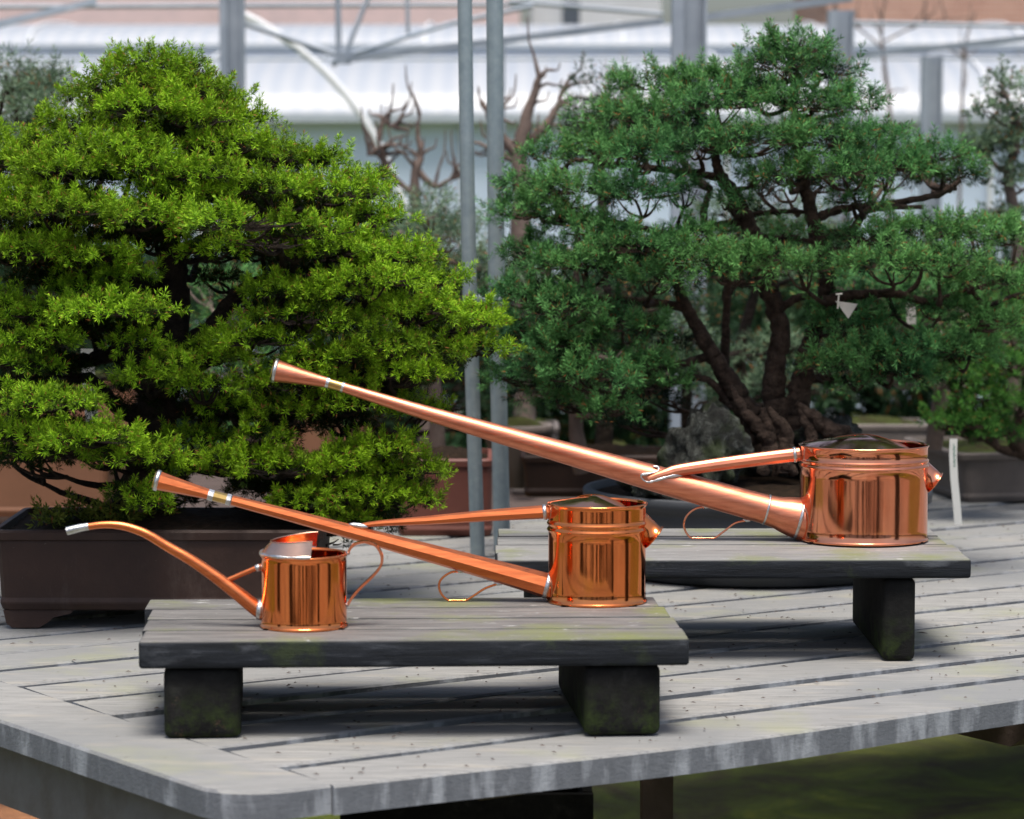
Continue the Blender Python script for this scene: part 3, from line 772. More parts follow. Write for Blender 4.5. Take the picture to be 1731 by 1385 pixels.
def oval_pot(c, r, sy, zb, zt, m, label, taper=.8, soil='soil', mound=.03, grp=None, lipw=.012):
    pot = empty('bonsai_pot', (c[0], c[1], zb), label, 'plant pot', grp)
    H_ = zt - zb; b = MB()
    pr = [(r * taper * .96, 0), (r * taper, .004), (r * (taper + .10), H_ * .35), (r * .975, H_ * .78), (r * .975, H_ * .84), (r + .002, H_ * .86), (r + .003, H_ - .003), (r, H_), (r - lipw, H_), (r - lipw * 1.1, H_ - .02)]
    b.lathe((c[0], c[1], zb), pr, 64, 1, sy); b.disc((c[0], c[1], zb), r * taper * .96, 64, 1, sy); b.build('body', M[m], pot)
    b = MB(); n = 48; rr = r - lipw * 1.1; rng = random.Random(int(r * 1e4))
    pr = [(rr, H_ - .014)] + [(rr * t, H_ - .012 + mound * (1 - t * t) + rng.uniform(-.002, .002)) for t in (.85, .7, .5, .3, .12, .01)]
    b.lathe((c[0], c[1], zb), pr, n, 1, sy); b.build('soil', M[soil], pot)
    return pot

rect_pot(-.885, -.318, 4.975, 5.325, 0, .168, 'pot_dark', 'long dark brown rectangular pot on cloud feet at the left, under the yellow-green spruce', seed=1, taper=.945)
# moss and weeds at the pot's left end
foliage_specs = []
P2 = (.475, 5.70)
oval_pot((P2[0], P2[1]), .335, .86, .002, .165, 'pot_slate', 'wide dark oval tray pot behind the rear stand, under the spruce on rocks', .86, mound=.035)
rect_pot(1.00, 1.62, 6.92, 7.36, 0, .118, 'pot_grey', 'grey-brown rectangular pot with mossy base at the right edge behind the white tag', rz=math.radians(10), taper=.93, soil='moss_soil', foot=False, seed=3)
rect_pot(-1.36, -.90, 6.60, 7.0, 0, .17, 'pot_tan', 'light tan rectangular pot behind the dark one at the left edge', taper=.95, foot=False, seed=4)
rect_pot(-.245, -.04, 6.25, 6.5, 0, .165, 'pot_red', 'reddish clay pot behind the two steel poles', taper=.95, foot=False, seed=6)
oval_pot((.03 - .015, 7.25), .085, 1, 0, .155, 'pot_grey', 'round brownish clay bowl just right of the second steel pole', .62, soil='moss_soil')

# ------------------------------------------------------------------ back bench and its small pots
bench = empty('back_bench', (0, 8.4, 0), 'low dark bench behind the main table with small pots on it', 'table')
b = MB()
for k in range(5): b.box((.1, 8.05 + .2 * k, -.16), (6.4, .18, .04), 0, .004)
b.build('tabletop', M['under'], bench)
for x in (-2.2, .4, 2.9):
    b = MB(); b.box((x, 8.45, -.44), (.09, .6, .51), 0, .004); b.build('leg', M['under'], bench)

rect_pot(.02, .42, 7.0, 7.25, 0, .10, 'pot_dark', 'low black rectangular pot behind the big spout, left of the oval tray', taper=.94, foot=False, seed=9)
def small_pot(px0, px1, pyt, Y, zb, m, label, round_=False):
    a, c_ = P(px0, pyt, Y), P(px1, pyt, Y)
    if round_: oval_pot(((a.x + c_.x) / 2, Y), (c_.x - a.x) / 2, .8, zb, a.z, m, label, .75, soil='moss_soil')
    else: rect_pot(a.x, c_.x, Y, Y + .22, zb, a.z, m, label, taper=.9, foot=False, soil='moss_soil', mound=.02)
small_pot(985, 1090, 757, 8.15, -.139, 'pot_grey', 'thin grey tray with a white marker, seen below the conifer branches', True)
small_pot(862, 945, 722, 8.3, -.139, 'pot_grey', 'pale-rimmed pot between the second pole and the big spout')
small_pot(1395, 1575, 718, 8.1, -.139, 'pot_grey', 'long grey pot behind the biggest can, right of the rocks')
small_pot(470, 640, 690, 8.2, -.139, 'pot_tan', 'tan pot behind the yellow-green spruce, right of its trunk')
small_pot(60, 230, 640, 8.4, -.139, 'pot_tan', 'tan pot seen through the left spruce near the white label')
# ------------------------------------------------------------------ steel support poles in front of the trees' gap
def support_pole(top, bot, Y, hw, label):
    pole = empty('support_pole', (P(bot[0], bot[1], Y).x, Y, 0), label, 'pole', 'galvanised poles between the two big trees')
    a, e = P(top[0], -40, Y), P(bot[0], bot[1], Y); e.z = .001
    b = MB(); m_ = a.lerp(e, .5) + Vector((-.004, 0, 0)); sp = spline([tuple(a), tuple(m_), tuple(e)], 6)
    b.tube(sp, hw * Y / F, 28); b.build('tube', M['steel'], pole)
    return pole
pl1 = support_pole((785, 0), (808, 945), 5.86, 12.3, 'left one of two slim galvanised poles rising from the table')
pl2 = support_pole((836, 0), (849, 900), 6.02, 14.2, 'right one of two slim galvanised poles, behind the rear stand')
b = MB(); p = P(843.5, 509, 6.02)
b.tube([p + Vector((0, 0, -.017)), p + Vector((0, 0, -.0168)), p + Vector((0, 0, .0168)), p + Vector((0, 0, .017))], [.018, .0215, .0215, .018], 24)
b.box(p + Vector((-.004, -.026, 0)), (.022, .022, .026), 0, .003)
b.tube([p + Vector((-.004, -.034, .004)), p + Vector((-.004, -.044, .004))], .006, 6, False)
b.tube([p + Vector((.02, -.012, .0)), p + Vector((.029, -.012, 0))], .009, 6, False)
q = P(802, 508, 5.9)
b.tube([p + Vector((-.015, -.01, 0)), q], [.006, .006], 10); b.build('pipe_clamp', M['steel'], pl2)
b = MB(); q = P(797.5, 508, 5.86)
b.tube([q + Vector((0, 0, -.012)), q + Vector((0, 0, .012))], .0165, 24); b.box(q + Vector((.014, -.008, 0)), (.012, .016, .02), 0, .002); b.build('pipe_clamp', M['steel'], pl1)

# ------------------------------------------------------------------ left spruce
M['leaf1'] = m_leaf('spruce_yellow_green', (.004, .013, .002), (.085, .25, .005), (.60, .90, .05), .12, (.20, .34, .006))
M['leaf2'] = m_leaf('spruce_blue_green', (.003, .010, .005), (.036, .130, .025), (.30, .66, .20), .12, (.03, .16, .075))
M['leaf3'] = m_leaf('spruce_deep_green', (.012, .060, .012), (.06, .19, .03), (.14, .33, .06), .25)
M['leaf_grey'] = m_leaf('juniper_grey_green', (.04, .075, .045), (.13, .21, .12), (.26, .36, .22), .2)
M['leaf_dark'] = m_leaf('dark_conifer', (.008, .025, .012), (.025, .065, .028), (.06, .12, .05), .2)
M['leaf_moss'] = m_leaf('weeds', (.04, .07, .01), (.16, .20, .03), (.30, .30, .05), .3)

def Q(pts, Y): return [P(x, y, Y + (o[0] if o else 0)) for (x, y, *o) in pts]
t1 = empty('bonsai_spruce', (P(235, 885, 5.15).x, 5.15, .165), 'large yellow-green spruce bonsai with layered pads in the dark brown pot on the left', 'bonsai tree')
tr = MB(); nodes = []
def L1(pts, hws, Y=5.15, **k):
    q = Q(pts, Y); nodes.extend(limb(tr, q, [h_ * Y / F for h_ in hws], n=18, k=10, wob=.13, **k)); return q
L1([(205, 905), (235, 860), (255, 780), (262, 700), (275, 620), (290, 540), (293, 460), (282, 370), (270, 280), (258, 190), (255, 120)], [62, 44, 40, 36, 34, 30, 24, 17, 12, 8, 4])
for i, (dx, dy) in enumerate(((-95, 8), (-60, 20), (60, 12), (110, 10), (20, 25))):
    limb(tr, [P(225, 850, 5.15), P(225 + dx * .6, 878, 5.13), P(225 + dx, 890 + dy * .3, 5.10)], [.03, .018, .006], n=8, seed=i)
L1([(285, 600), (350, 560), (400, 500), (460, 470), (560, 470)], [20, 16, 13, 9, 5])
L1([(280, 640), (360, 600), (450, 560), (540, 530), (650, 520), (740, 560)], [20, 17, 14, 11, 8, 5])
L1([(265, 700), (340, 690), (440, 690), (560, 670), (650, 650)], [18, 14, 11, 8, 4])
L1([(260, 760), (340, 790), (430, 800), (540, 800), (640, 810)], [16, 12, 10, 8, 4])
L1([(270, 640), (200, 600), (140, 610), (60, 600), (-40, 590)], [18, 15, 12, 9, 5])
L1([(262, 720), (200, 690), (150, 640), (90, 660), (20, 700)], [16, 13, 10, 8, 4])
L1([(290, 500), (220, 470), (140, 440), (40, 420), (-60, 400)], [16, 13, 10, 8, 4])
L1([(285, 440), (360, 400), (450, 370), (560, 360), (640, 370)], [15, 11, 9, 7, 4])
L1([(282, 400), (200, 350), (110, 320), (30, 310)], [12, 10, 7, 4])
L1([(272, 300), (340, 250), (420, 240), (500, 260)], [10, 8, 6, 3])
L1([(262, 240), (200, 200), (130, 220)], [8, 6, 3])
PA = [  # px, py of the pad's crest centre, half width, half height, depth
 (255, 122, 78, 42, 5.15), (195, 150, 55, 38, 5.10), (320, 158, 60, 36, 5.12), (375, 172, 40, 26, 5.2), (250, 185, 75, 34, 5.03), (330, 205, 72, 34, 5.06),
 (405, 208, 52, 30, 5.16), (150, 168, 36, 24, 5.2), (125, 215, 60, 30, 5.14), (60, 248, 55, 28, 5.15), (185, 255, 88, 34, 5.0), (390, 250, 70, 32, 5.05),
 (460, 270, 70, 32, 5.15), (535, 275, 55, 30, 5.18), (30, 280, 55, 26, 5.05), (110, 290, 80, 34, 4.96), (240, 285, 62, 28, 4.97), (330, 300, 82, 34, 4.98), (440, 325, 85, 36, 5.03),
 (560, 330, 75, 36, 5.10), (618, 310, 42, 34, 5.2), (20, 330, 70, 30, 4.97), (620, 375, 62, 28, 5.14), (-30, 380, 70, 34, 5.05),
 (100, 360, 92, 36, 4.92), (225, 372, 80, 36, 4.93), (395, 385, 98, 40, 4.92), (500, 400, 75, 34, 5.0), (40, 430, 85, 36, 4.94), (150, 440, 72, 30, 4.95), (455, 415, 60, 24, 4.9),
 (570, 430, 85, 34, 5.05), (660, 440, 75, 34, 5.10), (720, 480, 62, 36, 5.15), (620, 480, 80, 34, 5.02), (700, 530, 75, 30, 5.08), (790, 545, 62, 34, 5.15), (210, 470, 48, 22, 4.98),
 (-20, 520, 55, 30, 4.98), (60, 535, 55, 30, 4.98), (185, 530, 85, 30, 4.90), (60, 580, 60, 26, 4.95), (230, 585, 42, 20, 4.97), (505, 545, 75, 32, 4.99), (430, 580, 80, 30, 5.0),
 (590, 560, 60, 28, 5.02), (650, 590, 62, 28, 5.04), (350, 610, 70, 28, 5.0), (560, 610, 70, 26, 5.02), (745, 600, 55, 24, 5.1), (810, 590, 48, 30, 5.16), (690, 635, 60, 26, 5.06),
 (30, 620, 60, 24, 4.96), (262, 645, 60, 24, 4.95), (340, 655, 50, 20, 4.98), (70, 685, 90, 34, 4.88), (20, 740, 75, 28, 4.92), (500, 655, 90, 32, 5.03), (590, 685, 55, 26, 5.05),
 (480, 700, 48, 22, 5.02), (150, 745, 78, 28, 4.88), (240, 775, 68, 26, 4.92), (90, 765, 60, 22, 4.93), (400, 780, 60, 24, 4.99), (440, 740, 45, 18, 5.0), (470, 800, 72, 28, 4.99), (560, 790, 58, 24, 5.03), (640, 765, 62, 26, 5.06),
 (690, 795, 62, 26, 5.10), (475, 500, 60, 24, 5.02), (140, 490, 60, 22, 5.02), (360, 425, 50, 20, 5.0), (300, 330, 70, 24, 5.0), (560, 500, 60, 24, 5.02), (380, 690, 46, 20, 5.05), (330, 740, 46, 18, 5.1), (300, 800, 40, 16, 5.12), (600, 835, 78, 28, 5.05), (520, 850, 62, 22, 5.02), (680, 850, 55, 22, 5.1), (590, 885, 40, 20, 5.06), (560, 905, 22, 14, 5.06), (700, 700, 50, 24, 5.15), (225, 835, 32, 16, 4.93), (255, 855, 30, 14, 4.9)]
rg = random.Random(11)
pads = [pad(*p) for p in PA]
for (x, y, hw, hh, Y) in PA:      # the far half of the crown
    if rg.random() < .8:
        dY = rg.uniform(.20, .38); pads.append(pad(x * .92 + 25 + rg.uniform(-25, 25), y + 14 + rg.uniform(-8, 16), hw * .85, hh * .8, Y + dY) + (1,)); pads.append(pad(x * .9 + 28 + rg.uniform(-25, 25), y + 34 + rg.uniform(-8, 16), hw * .8, hh * .8, Y + dY * .55) + (1,))
spout_clip = lambda p: ~((p[:, 1] < 4.965) & (p[:, 0] > -.44) & (p[:, 2] > .2)) & ((p[:, 2] > .172) | (p[:, 1] < 4.95) | (p[:, 0] > -.30))
branches_to_pads(tr, nodes, pads, .008, 5)
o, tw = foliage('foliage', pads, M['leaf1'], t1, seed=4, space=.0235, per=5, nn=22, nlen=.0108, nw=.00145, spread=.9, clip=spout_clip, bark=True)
tr.v, base_n = tr.v, len(tr.v)
tr.add(tw.v, tw.f, False)
tr.build('trunk', M['bark'], t1)

# ------------------------------------------------------------------ right spruce on its rocks
YT = 5.70
t2 = empty('bonsai_spruce', (P(1290, 760, YT).x, YT, .165), 'large blue-green spruce bonsai with several bare dark trunks, growing over rocks on the right', 'bonsai tree')
tr = MB(); nodes = []
def L2(pts, hws, Y=YT, **k):
    hws = [h_ * .85 for h_ in hws]
    q = Q(pts, Y); nodes.extend(limb(tr, q, [h_ * Y / F for h_ in hws], n=18, k=10, wob=.15, **k)); return q
L2([(1300, 800), (1290, 745), (1265, 700), (1235, 650), (1205, 600), (1180, 555), (1158, 515), (1140, 470)], [34, 30, 25, 20, 16, 14, 12, 9])
L2([(1325, 790), (1312, 720), (1308, 640), (1318, 560), (1300, 490), (1282, 430), (1262, 370), (1240, 330), (1215, 290), (1208, 250)], [34, 28, 22, 19, 20, 19, 16, 14, 11, 6])
L2([(1350, 790), (1345, 700), (1358, 630), (1372, 570), (1395, 520), (1398, 460), (1385, 410), (1368, 350), (1355, 290), (1345, 210), (1345, 130)], [32, 26, 21, 18, 17, 17, 16, 14, 12, 8, 4])
L2([(1225, 690), (1225, 600), (1228, 520), (1228, 450), (1190, 380), (1200, 320)], [14, 10, 8, 8, 8, 6], YT + .06)
L2([(1375, 370), (1430, 352), (1500, 345), (1580, 330), (1625, 305)], [11, 8, 7, 6, 4])
L2([(1395, 400), (1440, 388), (1470, 355), (1560, 350)], [11, 9, 7, 4], YT - .03)
L2([(1392, 510), (1450, 498), (1520, 498), (1570, 510), (1640, 488)], [12, 10, 8, 7, 4], YT - .05)
L2([(1310, 530), (1345, 505), (1370, 500)], [9, 8, 6])
L2([(1500, 500), (1520, 540), (1560, 565)], [5, 4, 3], YT - .04)
L2([(1262, 365), (1310, 358), (1370, 358)], [6, 5, 4], YT + .03)
L2([(1282, 400), (1330, 405), (1400, 410)], [8, 6, 4], YT - .02)
L2([(1250, 375), (1190, 385), (1130, 395), (1060, 380), (960, 360)], [8, 8, 7, 6, 4])
L2([(1215, 300), (1150, 290), (1060, 280), (970, 270)], [8, 7, 6, 4])
L2([(1160, 520), (1090, 510), (1010, 505), (930, 500)], [9, 8, 6, 4])
L2([(1205, 600), (1130, 620), (1040, 620), (960, 600)], [9, 7, 6, 4])
L2([(1365, 640), (1440, 640), (1520, 620), (1600, 600)], [9, 8, 6, 4])
L2([(1240, 690), (1190, 640), (1120, 650), (1050, 660)], [8, 7, 6, 4])
PA_ = None
PB = [
 (1345, 85, 62, 40, 5.70), (1320, 120, 60, 34, 5.62), (1395, 125, 52, 36, 5.72), (1285, 165, 62, 34, 5.62), (1370, 175, 78, 38, 5.58), (1440, 185, 52, 36, 5.70), (1230, 130, 55, 32, 5.74), (1165, 145, 60, 34, 5.74),
 (1110, 155, 60, 32, 5.78), (1205, 190, 80, 36, 5.60), (1120, 205, 75, 34, 5.64), (1050, 215, 62, 34, 5.72), (1005, 250, 62, 34, 5.72), (1080, 265, 80, 36, 5.58), (1180, 255, 78, 34, 5.56), (1290, 235, 78, 34, 5.54),
 (1400, 245, 78, 36, 5.56), (1480, 240, 60, 36, 5.66), (940, 275, 52, 34, 5.74), (900, 320, 52, 32, 5.72), (980, 315, 75, 34, 5.60), (1080, 325, 72, 30, 5.56), (1330, 290, 62, 26, 5.54), (1420, 300, 70, 30, 5.56), (1510, 285, 68, 30, 5.62),
 (1580, 280, 60, 32, 5.68), (1610, 300, 40, 26, 5.7), (870, 360, 48, 26, 5.74), (930, 375, 62, 30, 5.62), (1010, 385, 50, 26, 5.58), (1290, 300, 44, 20, 5.6), (1150, 320, 44, 20, 5.6),
 (900, 440, 55, 32, 5.66), (980, 450, 75, 32, 5.56), (1080, 425, 82, 34, 5.50), (1160, 445, 58, 26, 5.52), (1110, 475, 62, 26, 5.50), (880, 500, 60, 34, 5.62), (960, 520, 70, 32, 5.56), (1290, 445, 52, 26, 5.50), (1350, 455, 58, 28, 5.52), (1230, 470, 50, 20, 5.5),
 (1470, 400, 55, 24, 5.6), (1560, 395, 70, 30, 5.62), (1640, 400, 68, 34, 5.66), (1720, 420, 55, 36, 5.7), (1500, 455, 72, 26, 5.56), (1590, 455, 75, 28, 5.55), (1670, 470, 62, 30, 5.6), (1740, 490, 45, 34, 5.7),
 (1600, 520, 62, 22, 5.68), (1680, 545, 62, 32, 5.66), (1560, 590, 75, 28, 5.62), (1470, 610, 62, 24, 5.60), (1400, 625, 42, 20, 5.6), (1640, 600, 60, 30, 5.68), (1510, 640, 62, 22, 5.62),
 (890, 570, 62, 34, 5.64), (970, 585, 70, 32, 5.56), (1050, 560, 60, 28, 5.58), (1000, 645, 78, 32, 5.52), (920, 630, 55, 28, 5.58), (1080, 620, 60, 26, 5.56), (1110, 650, 45, 20, 5.58), (880, 650, 50, 28, 5.64), (1030, 690, 58, 22, 5.54), (950, 690, 40, 18, 5.6), (1440, 660, 40, 16, 5.6), (1235, 345, 40, 16, 5.56), (1190, 400, 46, 20, 5.56), (1320, 400, 34, 14, 5.62), (1440, 345, 44, 18, 5.58), (1420, 560, 50, 22, 5.66), (1450, 520, 46, 18, 5.66), (1100, 90, 0.1, .1, 5.9)][:-1]
rg = random.Random(12)
PB = [(x + rg.uniform(-9, 9), y + rg.uniform(-11, 11), hw * rg.uniform(.8, 1.1), hh, Y + rg.uniform(-.03, .03)) for (x, y, hw, hh, Y) in PB]
pads = [pad(*p) for p in PB]
for (x, y, hw, hh, Y) in PB:
    if rg.random() < (.5 if (y < 300 or x < 1100) else .3):
        pads.append(pad(x * .9 + 130 + rg.uniform(-25, 25), y + 10 + rg.uniform(-8, 14), hw * .8, hh * .8, Y + rg.uniform(.18, .38)) + (1,))
branches_to_pads(tr, nodes, pads, .007, 6)
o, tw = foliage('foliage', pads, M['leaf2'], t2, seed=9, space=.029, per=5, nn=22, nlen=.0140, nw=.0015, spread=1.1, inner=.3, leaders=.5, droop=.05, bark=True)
tr.add(tw.v, tw.f, False)
# root flare over the rocks
for i, pts in enumerate([[(1275, 700), (1262, 740), (1250, 790)], [(1300, 690), (1330, 740), (1322, 800)], [(1345, 680), (1395, 720), (1440, 745), (1455, 790)], [(1290, 690), (1300, 740), (1290, 800)], [(1350, 690), (1370, 740), (1365, 800)], [(1235, 655), (1262, 700), (1300, 745), (1340, 800)]]):
    q = Q(pts, YT - .10 - .02 * (i % 2)); limb(tr, q, [.005] + [.017 - .001 * i] * (len(q) - 2) + [.011], n=14, k=8, wob=.3, seed=i)
tr.build('trunk', M['bark_red'], t2)

def m_rock():
    m, nt, b, _ = mat('lichen_rock'); v = coords(nt)
    c = ramp(nt, noise(nt, v, 34, 9, .75, 1.0), [(.3, (.008, .008, .007)), (.48, (.03, .032, .026)), (.58, (.10, .11, .095)), (.70, (.30, .32, .28))])
    c = mix(nt, math_(nt, 'MULTIPLY', ramp(nt, noise(nt, v, 12, 5, .6), BW(.5, .62)), .7), c, (.05, .075, .02))
    nt.links.new(c, b.inputs['Base Color']); b.inputs['Roughness'].default_value = .95
    bump(nt, b, noise(nt, v, 40, 9, .8), 1.0, .02); return m
M['rock'] = m_rock()
def rock(px, py, hw, hh, Y, label, seed, sy=.8, m='rock', sit=.16):
    rng = np.random.default_rng(seed); c = P(px, py, Y); s = Y / F; n, k = 72, 44; vs = []; fs = []
    o_ = rng.uniform(-9, 9, 6)
    for i in range(k + 1):
        th = math.pi * i / k
        for j in range(n):
            ph = 2 * math.pi * j / n; d = (math.sin(th) * math.cos(ph), math.sin(th) * math.sin(ph), math.cos(th))
            cr_ = abs(math.sin(7 * d[0] + 5 * d[1] + o_[2])) * .10 + abs(math.sin(13 * d[0] - 9 * d[2] + o_[1])) * .07
            r = .9 + cr_ + .16 * math.sin(3 * d[0] + o_[0] + 2 * d[2]) + .13 * math.sin(5 * d[1] + o_[1] + 4 * d[2]) + .09 * math.sin(9 * d[0] + 7 * d[2] + o_[2]) + .06 * math.sin(14 * d[1] + o_[3] - 9 * d[0]) + .035 * math.sin(23 * d[0] + 17 * d[2] + o_[4]) * math.sin(19 * d[1] + o_[5]) + rng.normal(0, .012)
            vs.append((c.x + d[0] * r * hw * s, c.y + d[1] * r * hw * s * sy, max(sit, c.z + d[2] * r * hh * s)))
    for i in range(k):
        for j in range(n): fs.append((i*n+j, (i+1)*n+j, (i+1)*n+(j+1)%n, i*n+(j+1)%n))
    b = MB(); b.add(vs, fs, True); o = b.build('rock', M[m]); prop(o, label, 'rock'); return o
rock(1192, 765, 60, 72, 5.56, 'pale lichen-spotted rock left of the right tree\'s trunks', 3)
rock(1330, 775, 95, 62, 5.74, 'dark mossy rock wrapped by the right tree\'s roots', 5)
rock(1120, 815, 70, 32, 5.56, 'low dark rock at the left end of the oval tray', 7)
rock(1400, 745, 50, 42, 5.66, 'rough brown rock right of the roots, behind the big can', 8)

# ------------------------------------------------------------------ other conifers and shrubs
def shrub(name, px, py, Y, blobs, leaf, label, cat='shrub', trunk=None, seed=0, bark='bark', base=None, **kw):
    kw.setdefault('space', .05); kw.setdefault('per', 6); kw.setdefault('nn', 12); kw.setdefault('nlen', .018); kw.setdefault('nw', .0022)
    p = P(px, py, Y); z = base if base is not None else .0
    t = empty(name, (p.x, Y, z), label, cat)
    tr = MB(); nodes = []
    for pts, hws in (trunk or [([(px, py), (px + 6, py - 60), (px - 4, py - 120)], [14, 10, 7])]):
        q = Q(pts, Y); nodes.extend(limb(tr, q, [h_ * Y / F for h_ in hws], n=9, k=4, wob=.15, seed=seed))
    pads_ = [pad(*bb, ry=None) for bb in blobs]
    branches_to_pads(tr, nodes, pads_, .008, seed)
    o, tw = foliage('foliage', pads_, M[leaf], t, seed=seed, bark=True, **kw); tr.add(tw.v, tw.f)
    tr.build('trunk', M[bark], t); return t
rr_ = random.Random(5)
def cloud(x0, x1, y0, y1, Y, n, hw, hh, depth=.3):
    return [(rr_.uniform(x0, x1), rr_.uniform(y0, y1), hw * rr_.uniform(.75, 1.25), hh * rr_.uniform(.75, 1.25), Y + rr_.uniform(-depth, depth)) for _ in range(n)]

# small dark spruce at the right edge, in front of its pot
shrub('bonsai_spruce', 1722, 770, 6.75, [(1640, 720, 52, 24, 6.5), (1600, 712, 30, 16, 6.5), (1690, 735, 45, 22, 6.55), (1650, 640, 50, 28, 6.55), (1700, 620, 62, 34, 6.5), (1610, 635, 32, 18, 6.55), (1690, 570, 60, 32, 6.6), (1740, 540, 60, 36, 6.7),
       (1720, 690, 60, 28, 6.55), (1760, 600, 60, 40, 6.8), (1660, 675, 48, 22, 6.5), (1745, 500, 45, 30, 6.7), (1780, 680, 50, 30, 6.8), (1640, 600, 30, 16, 6.6)], 'leaf3',
      'small deep green spruce at the right edge with short dense needles', 'bonsai tree',
      [([(1790, 775), (1740, 765), (1715, 740), (1735, 690), (1740, 620), (1745, 560)], [22, 18, 14, 12, 9, 5]), ([(1740, 765), (1700, 762), (1660, 740)], [12, 8, 5])], 21, 'bark_red', .1, space=.036, per=8, nn=18, nlen=.0125, nw=.0018)
shrub('juniper', 30, 430, 6.7, cloud(-40, 85, 150, 300, 6.7, 13, 40, 34) + [(20, 130, 30, 36, 6.7), (80, 150, 18, 30, 6.7)], 'leaf_grey', 'grey-green upright juniper behind the left spruce, at the left edge', seed=22, trunk=[([(30, 860), (30, 600), (30, 400), (30, 250)], [14, 12, 9, 5])], space=.055, nlen=.022)
shrub('juniper', 720, 480, 6.9, cloud(660, 770, 345, 430, 6.9, 12, 48, 30) + cloud(690, 880, 430, 480, 6.9, 8, 40, 26), 'leaf_grey', 'pale grey-green juniper between the left spruce and the steel poles', seed=23, trunk=[([(740, 800), (735, 640), (700, 520), (720, 420)], [16, 12, 10, 6])], bark='bark_far')
shrub('conifer', 1015, 300, 7.2, [(1015, 150, 34, 26, 7.2), (1000, 190, 36, 24, 7.2), (1050, 180, 40, 26, 7.3), (970, 215, 36, 22, 7.2), (1030, 230, 50, 26, 7.3)], 'leaf_dark', 'dark bluish conifer top peeking out left above the right spruce', seed=24, trunk=[([(1020, 760), (1020, 500), (1015, 200)], [16, 12, 5])])
shrub('topiary_tree', 1690, 420, 7.4, [(1700, 150, 36, 28, 7.4), (1680, 190, 26, 20, 7.4), (1720, 200, 30, 26, 7.4), (1668, 255, 30, 22, 7.4), (1700, 250, 40, 26, 7.4), (1735, 240, 30, 26, 7.4), (1690, 300, 40, 26, 7.4), (1650, 250, 16, 12, 7.4), (1720, 370, 45, 24, 7.4), (1690, 375, 30, 16, 7.4), (1740, 310, 40, 30, 7.4)], 'leaf_grey',
      'cloud-pruned tree with rounded yellow-tipped tufts at the upper right edge', 'tree', seed=25, trunk=[([(1720, 800), (1715, 500), (1722, 400), (1705, 300), (1722, 220), (1700, 160)], [14, 12, 11, 9, 6, 3])], bark='bark_far', space=.05, nlen=.016, nw=.004)
shrub('conifer', 1230, 560, 7.0, cloud(1180, 1420, 360, 470, 7.0, 12, 55, 30) + cloud(1150, 1420, 560, 660, 6.9, 10, 50, 26), 'leaf_grey', 'soft green conifer seen through the gaps between the right spruce\'s trunks', seed=26, trunk=[([(1260, 770), (1250, 600), (1290, 450)], [14, 12, 6])])
shrub('conifer', 1165, 700, 7.3, cloud(1120, 1210, 500, 700, 7.3, 12, 48, 26), 'leaf_dark', 'small dark conifer seen between the right spruce\'s leftmost trunk and its rocks', seed=33, trunk=[([(1165, 790), (1160, 700), (1165, 560)], [14, 10, 6])])
shrub('conifer', 1000, 700, 6.9, cloud(880, 1130, 480, 690, 6.8, 20, 60, 30), 'leaf_dark', 'dark green conifer behind the right spruce\'s lower left branches', seed=27, trunk=[([(985, 800), (975, 700), (1000, 560)], [16, 12, 6])], bark='bark_far')
shrub('conifer', 1600, 650, 6.8, cloud(1440, 1740, 480, 640, 6.8, 26, 60, 30), 'leaf2', 'mid green conifer filling the space behind the right spruce\'s lower right branches', seed=28, trunk=[([(1580, 760), (1590, 640), (1570, 540)], [16, 12, 6])], bark='bark_far', tintbias=.0)
shrub('conifer', 400, 760, 6.4, cloud(330, 520, 470, 760, 6.4, 16, 45, 28), 'leaf2', 'bluish green conifer showing through the gap right of the left spruce\'s trunk', seed=29, trunk=[([(420, 820), (430, 740), (400, 600)], [16, 12, 6])], bark='bark_far')
shrub('conifer', 100, 700, 6.9, cloud(-40, 260, 420, 660, 6.9, 22, 60, 32), 'leaf_dark', 'dark conifer behind the left spruce\'s left branches', seed=30, trunk=[([(110, 800), (100, 640), (100, 540)], [16, 12, 6])])
shrub('conifer', 620, 720, 7.2, cloud(520, 860, 500, 720, 7.2, 24, 60, 32), 'leaf_dark', 'dark green conifer low behind the two steel poles', seed=31, trunk=[([(640, 800), (640, 700), (650, 560)], [16, 12, 6])])
# moss tufts at the left pot's end
t = empty('weeds', (-.80, 5.10, .165), 'small yellowish weeds and moss on the soil at the left end of the dark pot', 'weeds')
foliage('leaves', [((-.79 + i * .035, 5.06 + .03 * (i % 3), .172), (.022, .022, .016 + .010 * (i % 2))) for i in range(6)], M['leaf_moss'], t, seed=3, space=.02, per=5, nn=7, nlen=.012, nw=.0035)
# row of dark evergreens further back, closing the view under the crowns
def hedge(name, x0, x1, Y, z1, leaf, label, seed, n, kind='stuff'):
    rng = random.Random(seed); t = None
    pads_ = []
    for i in range(n):
        x = x0 + (x1 - x0) * rng.random(); z = -.6 + (z1 + .55) * rng.random() ** .8
        pads_.append(((x, Y + rng.uniform(-.3, .4), z), (.26, .22, .16)))
    o, _ = foliage(name, pads_, M[leaf], None, seed=seed, space=.12, per=4, nn=9, nlen=.05, nw=.010); prop(o, label, 'hedge', None, kind)
hedge('hedge', -2.6, 3.2, 10.2, .42, 'leaf_dark', 'far-off mass of dark evergreen plants under the crowns', 41, 240)

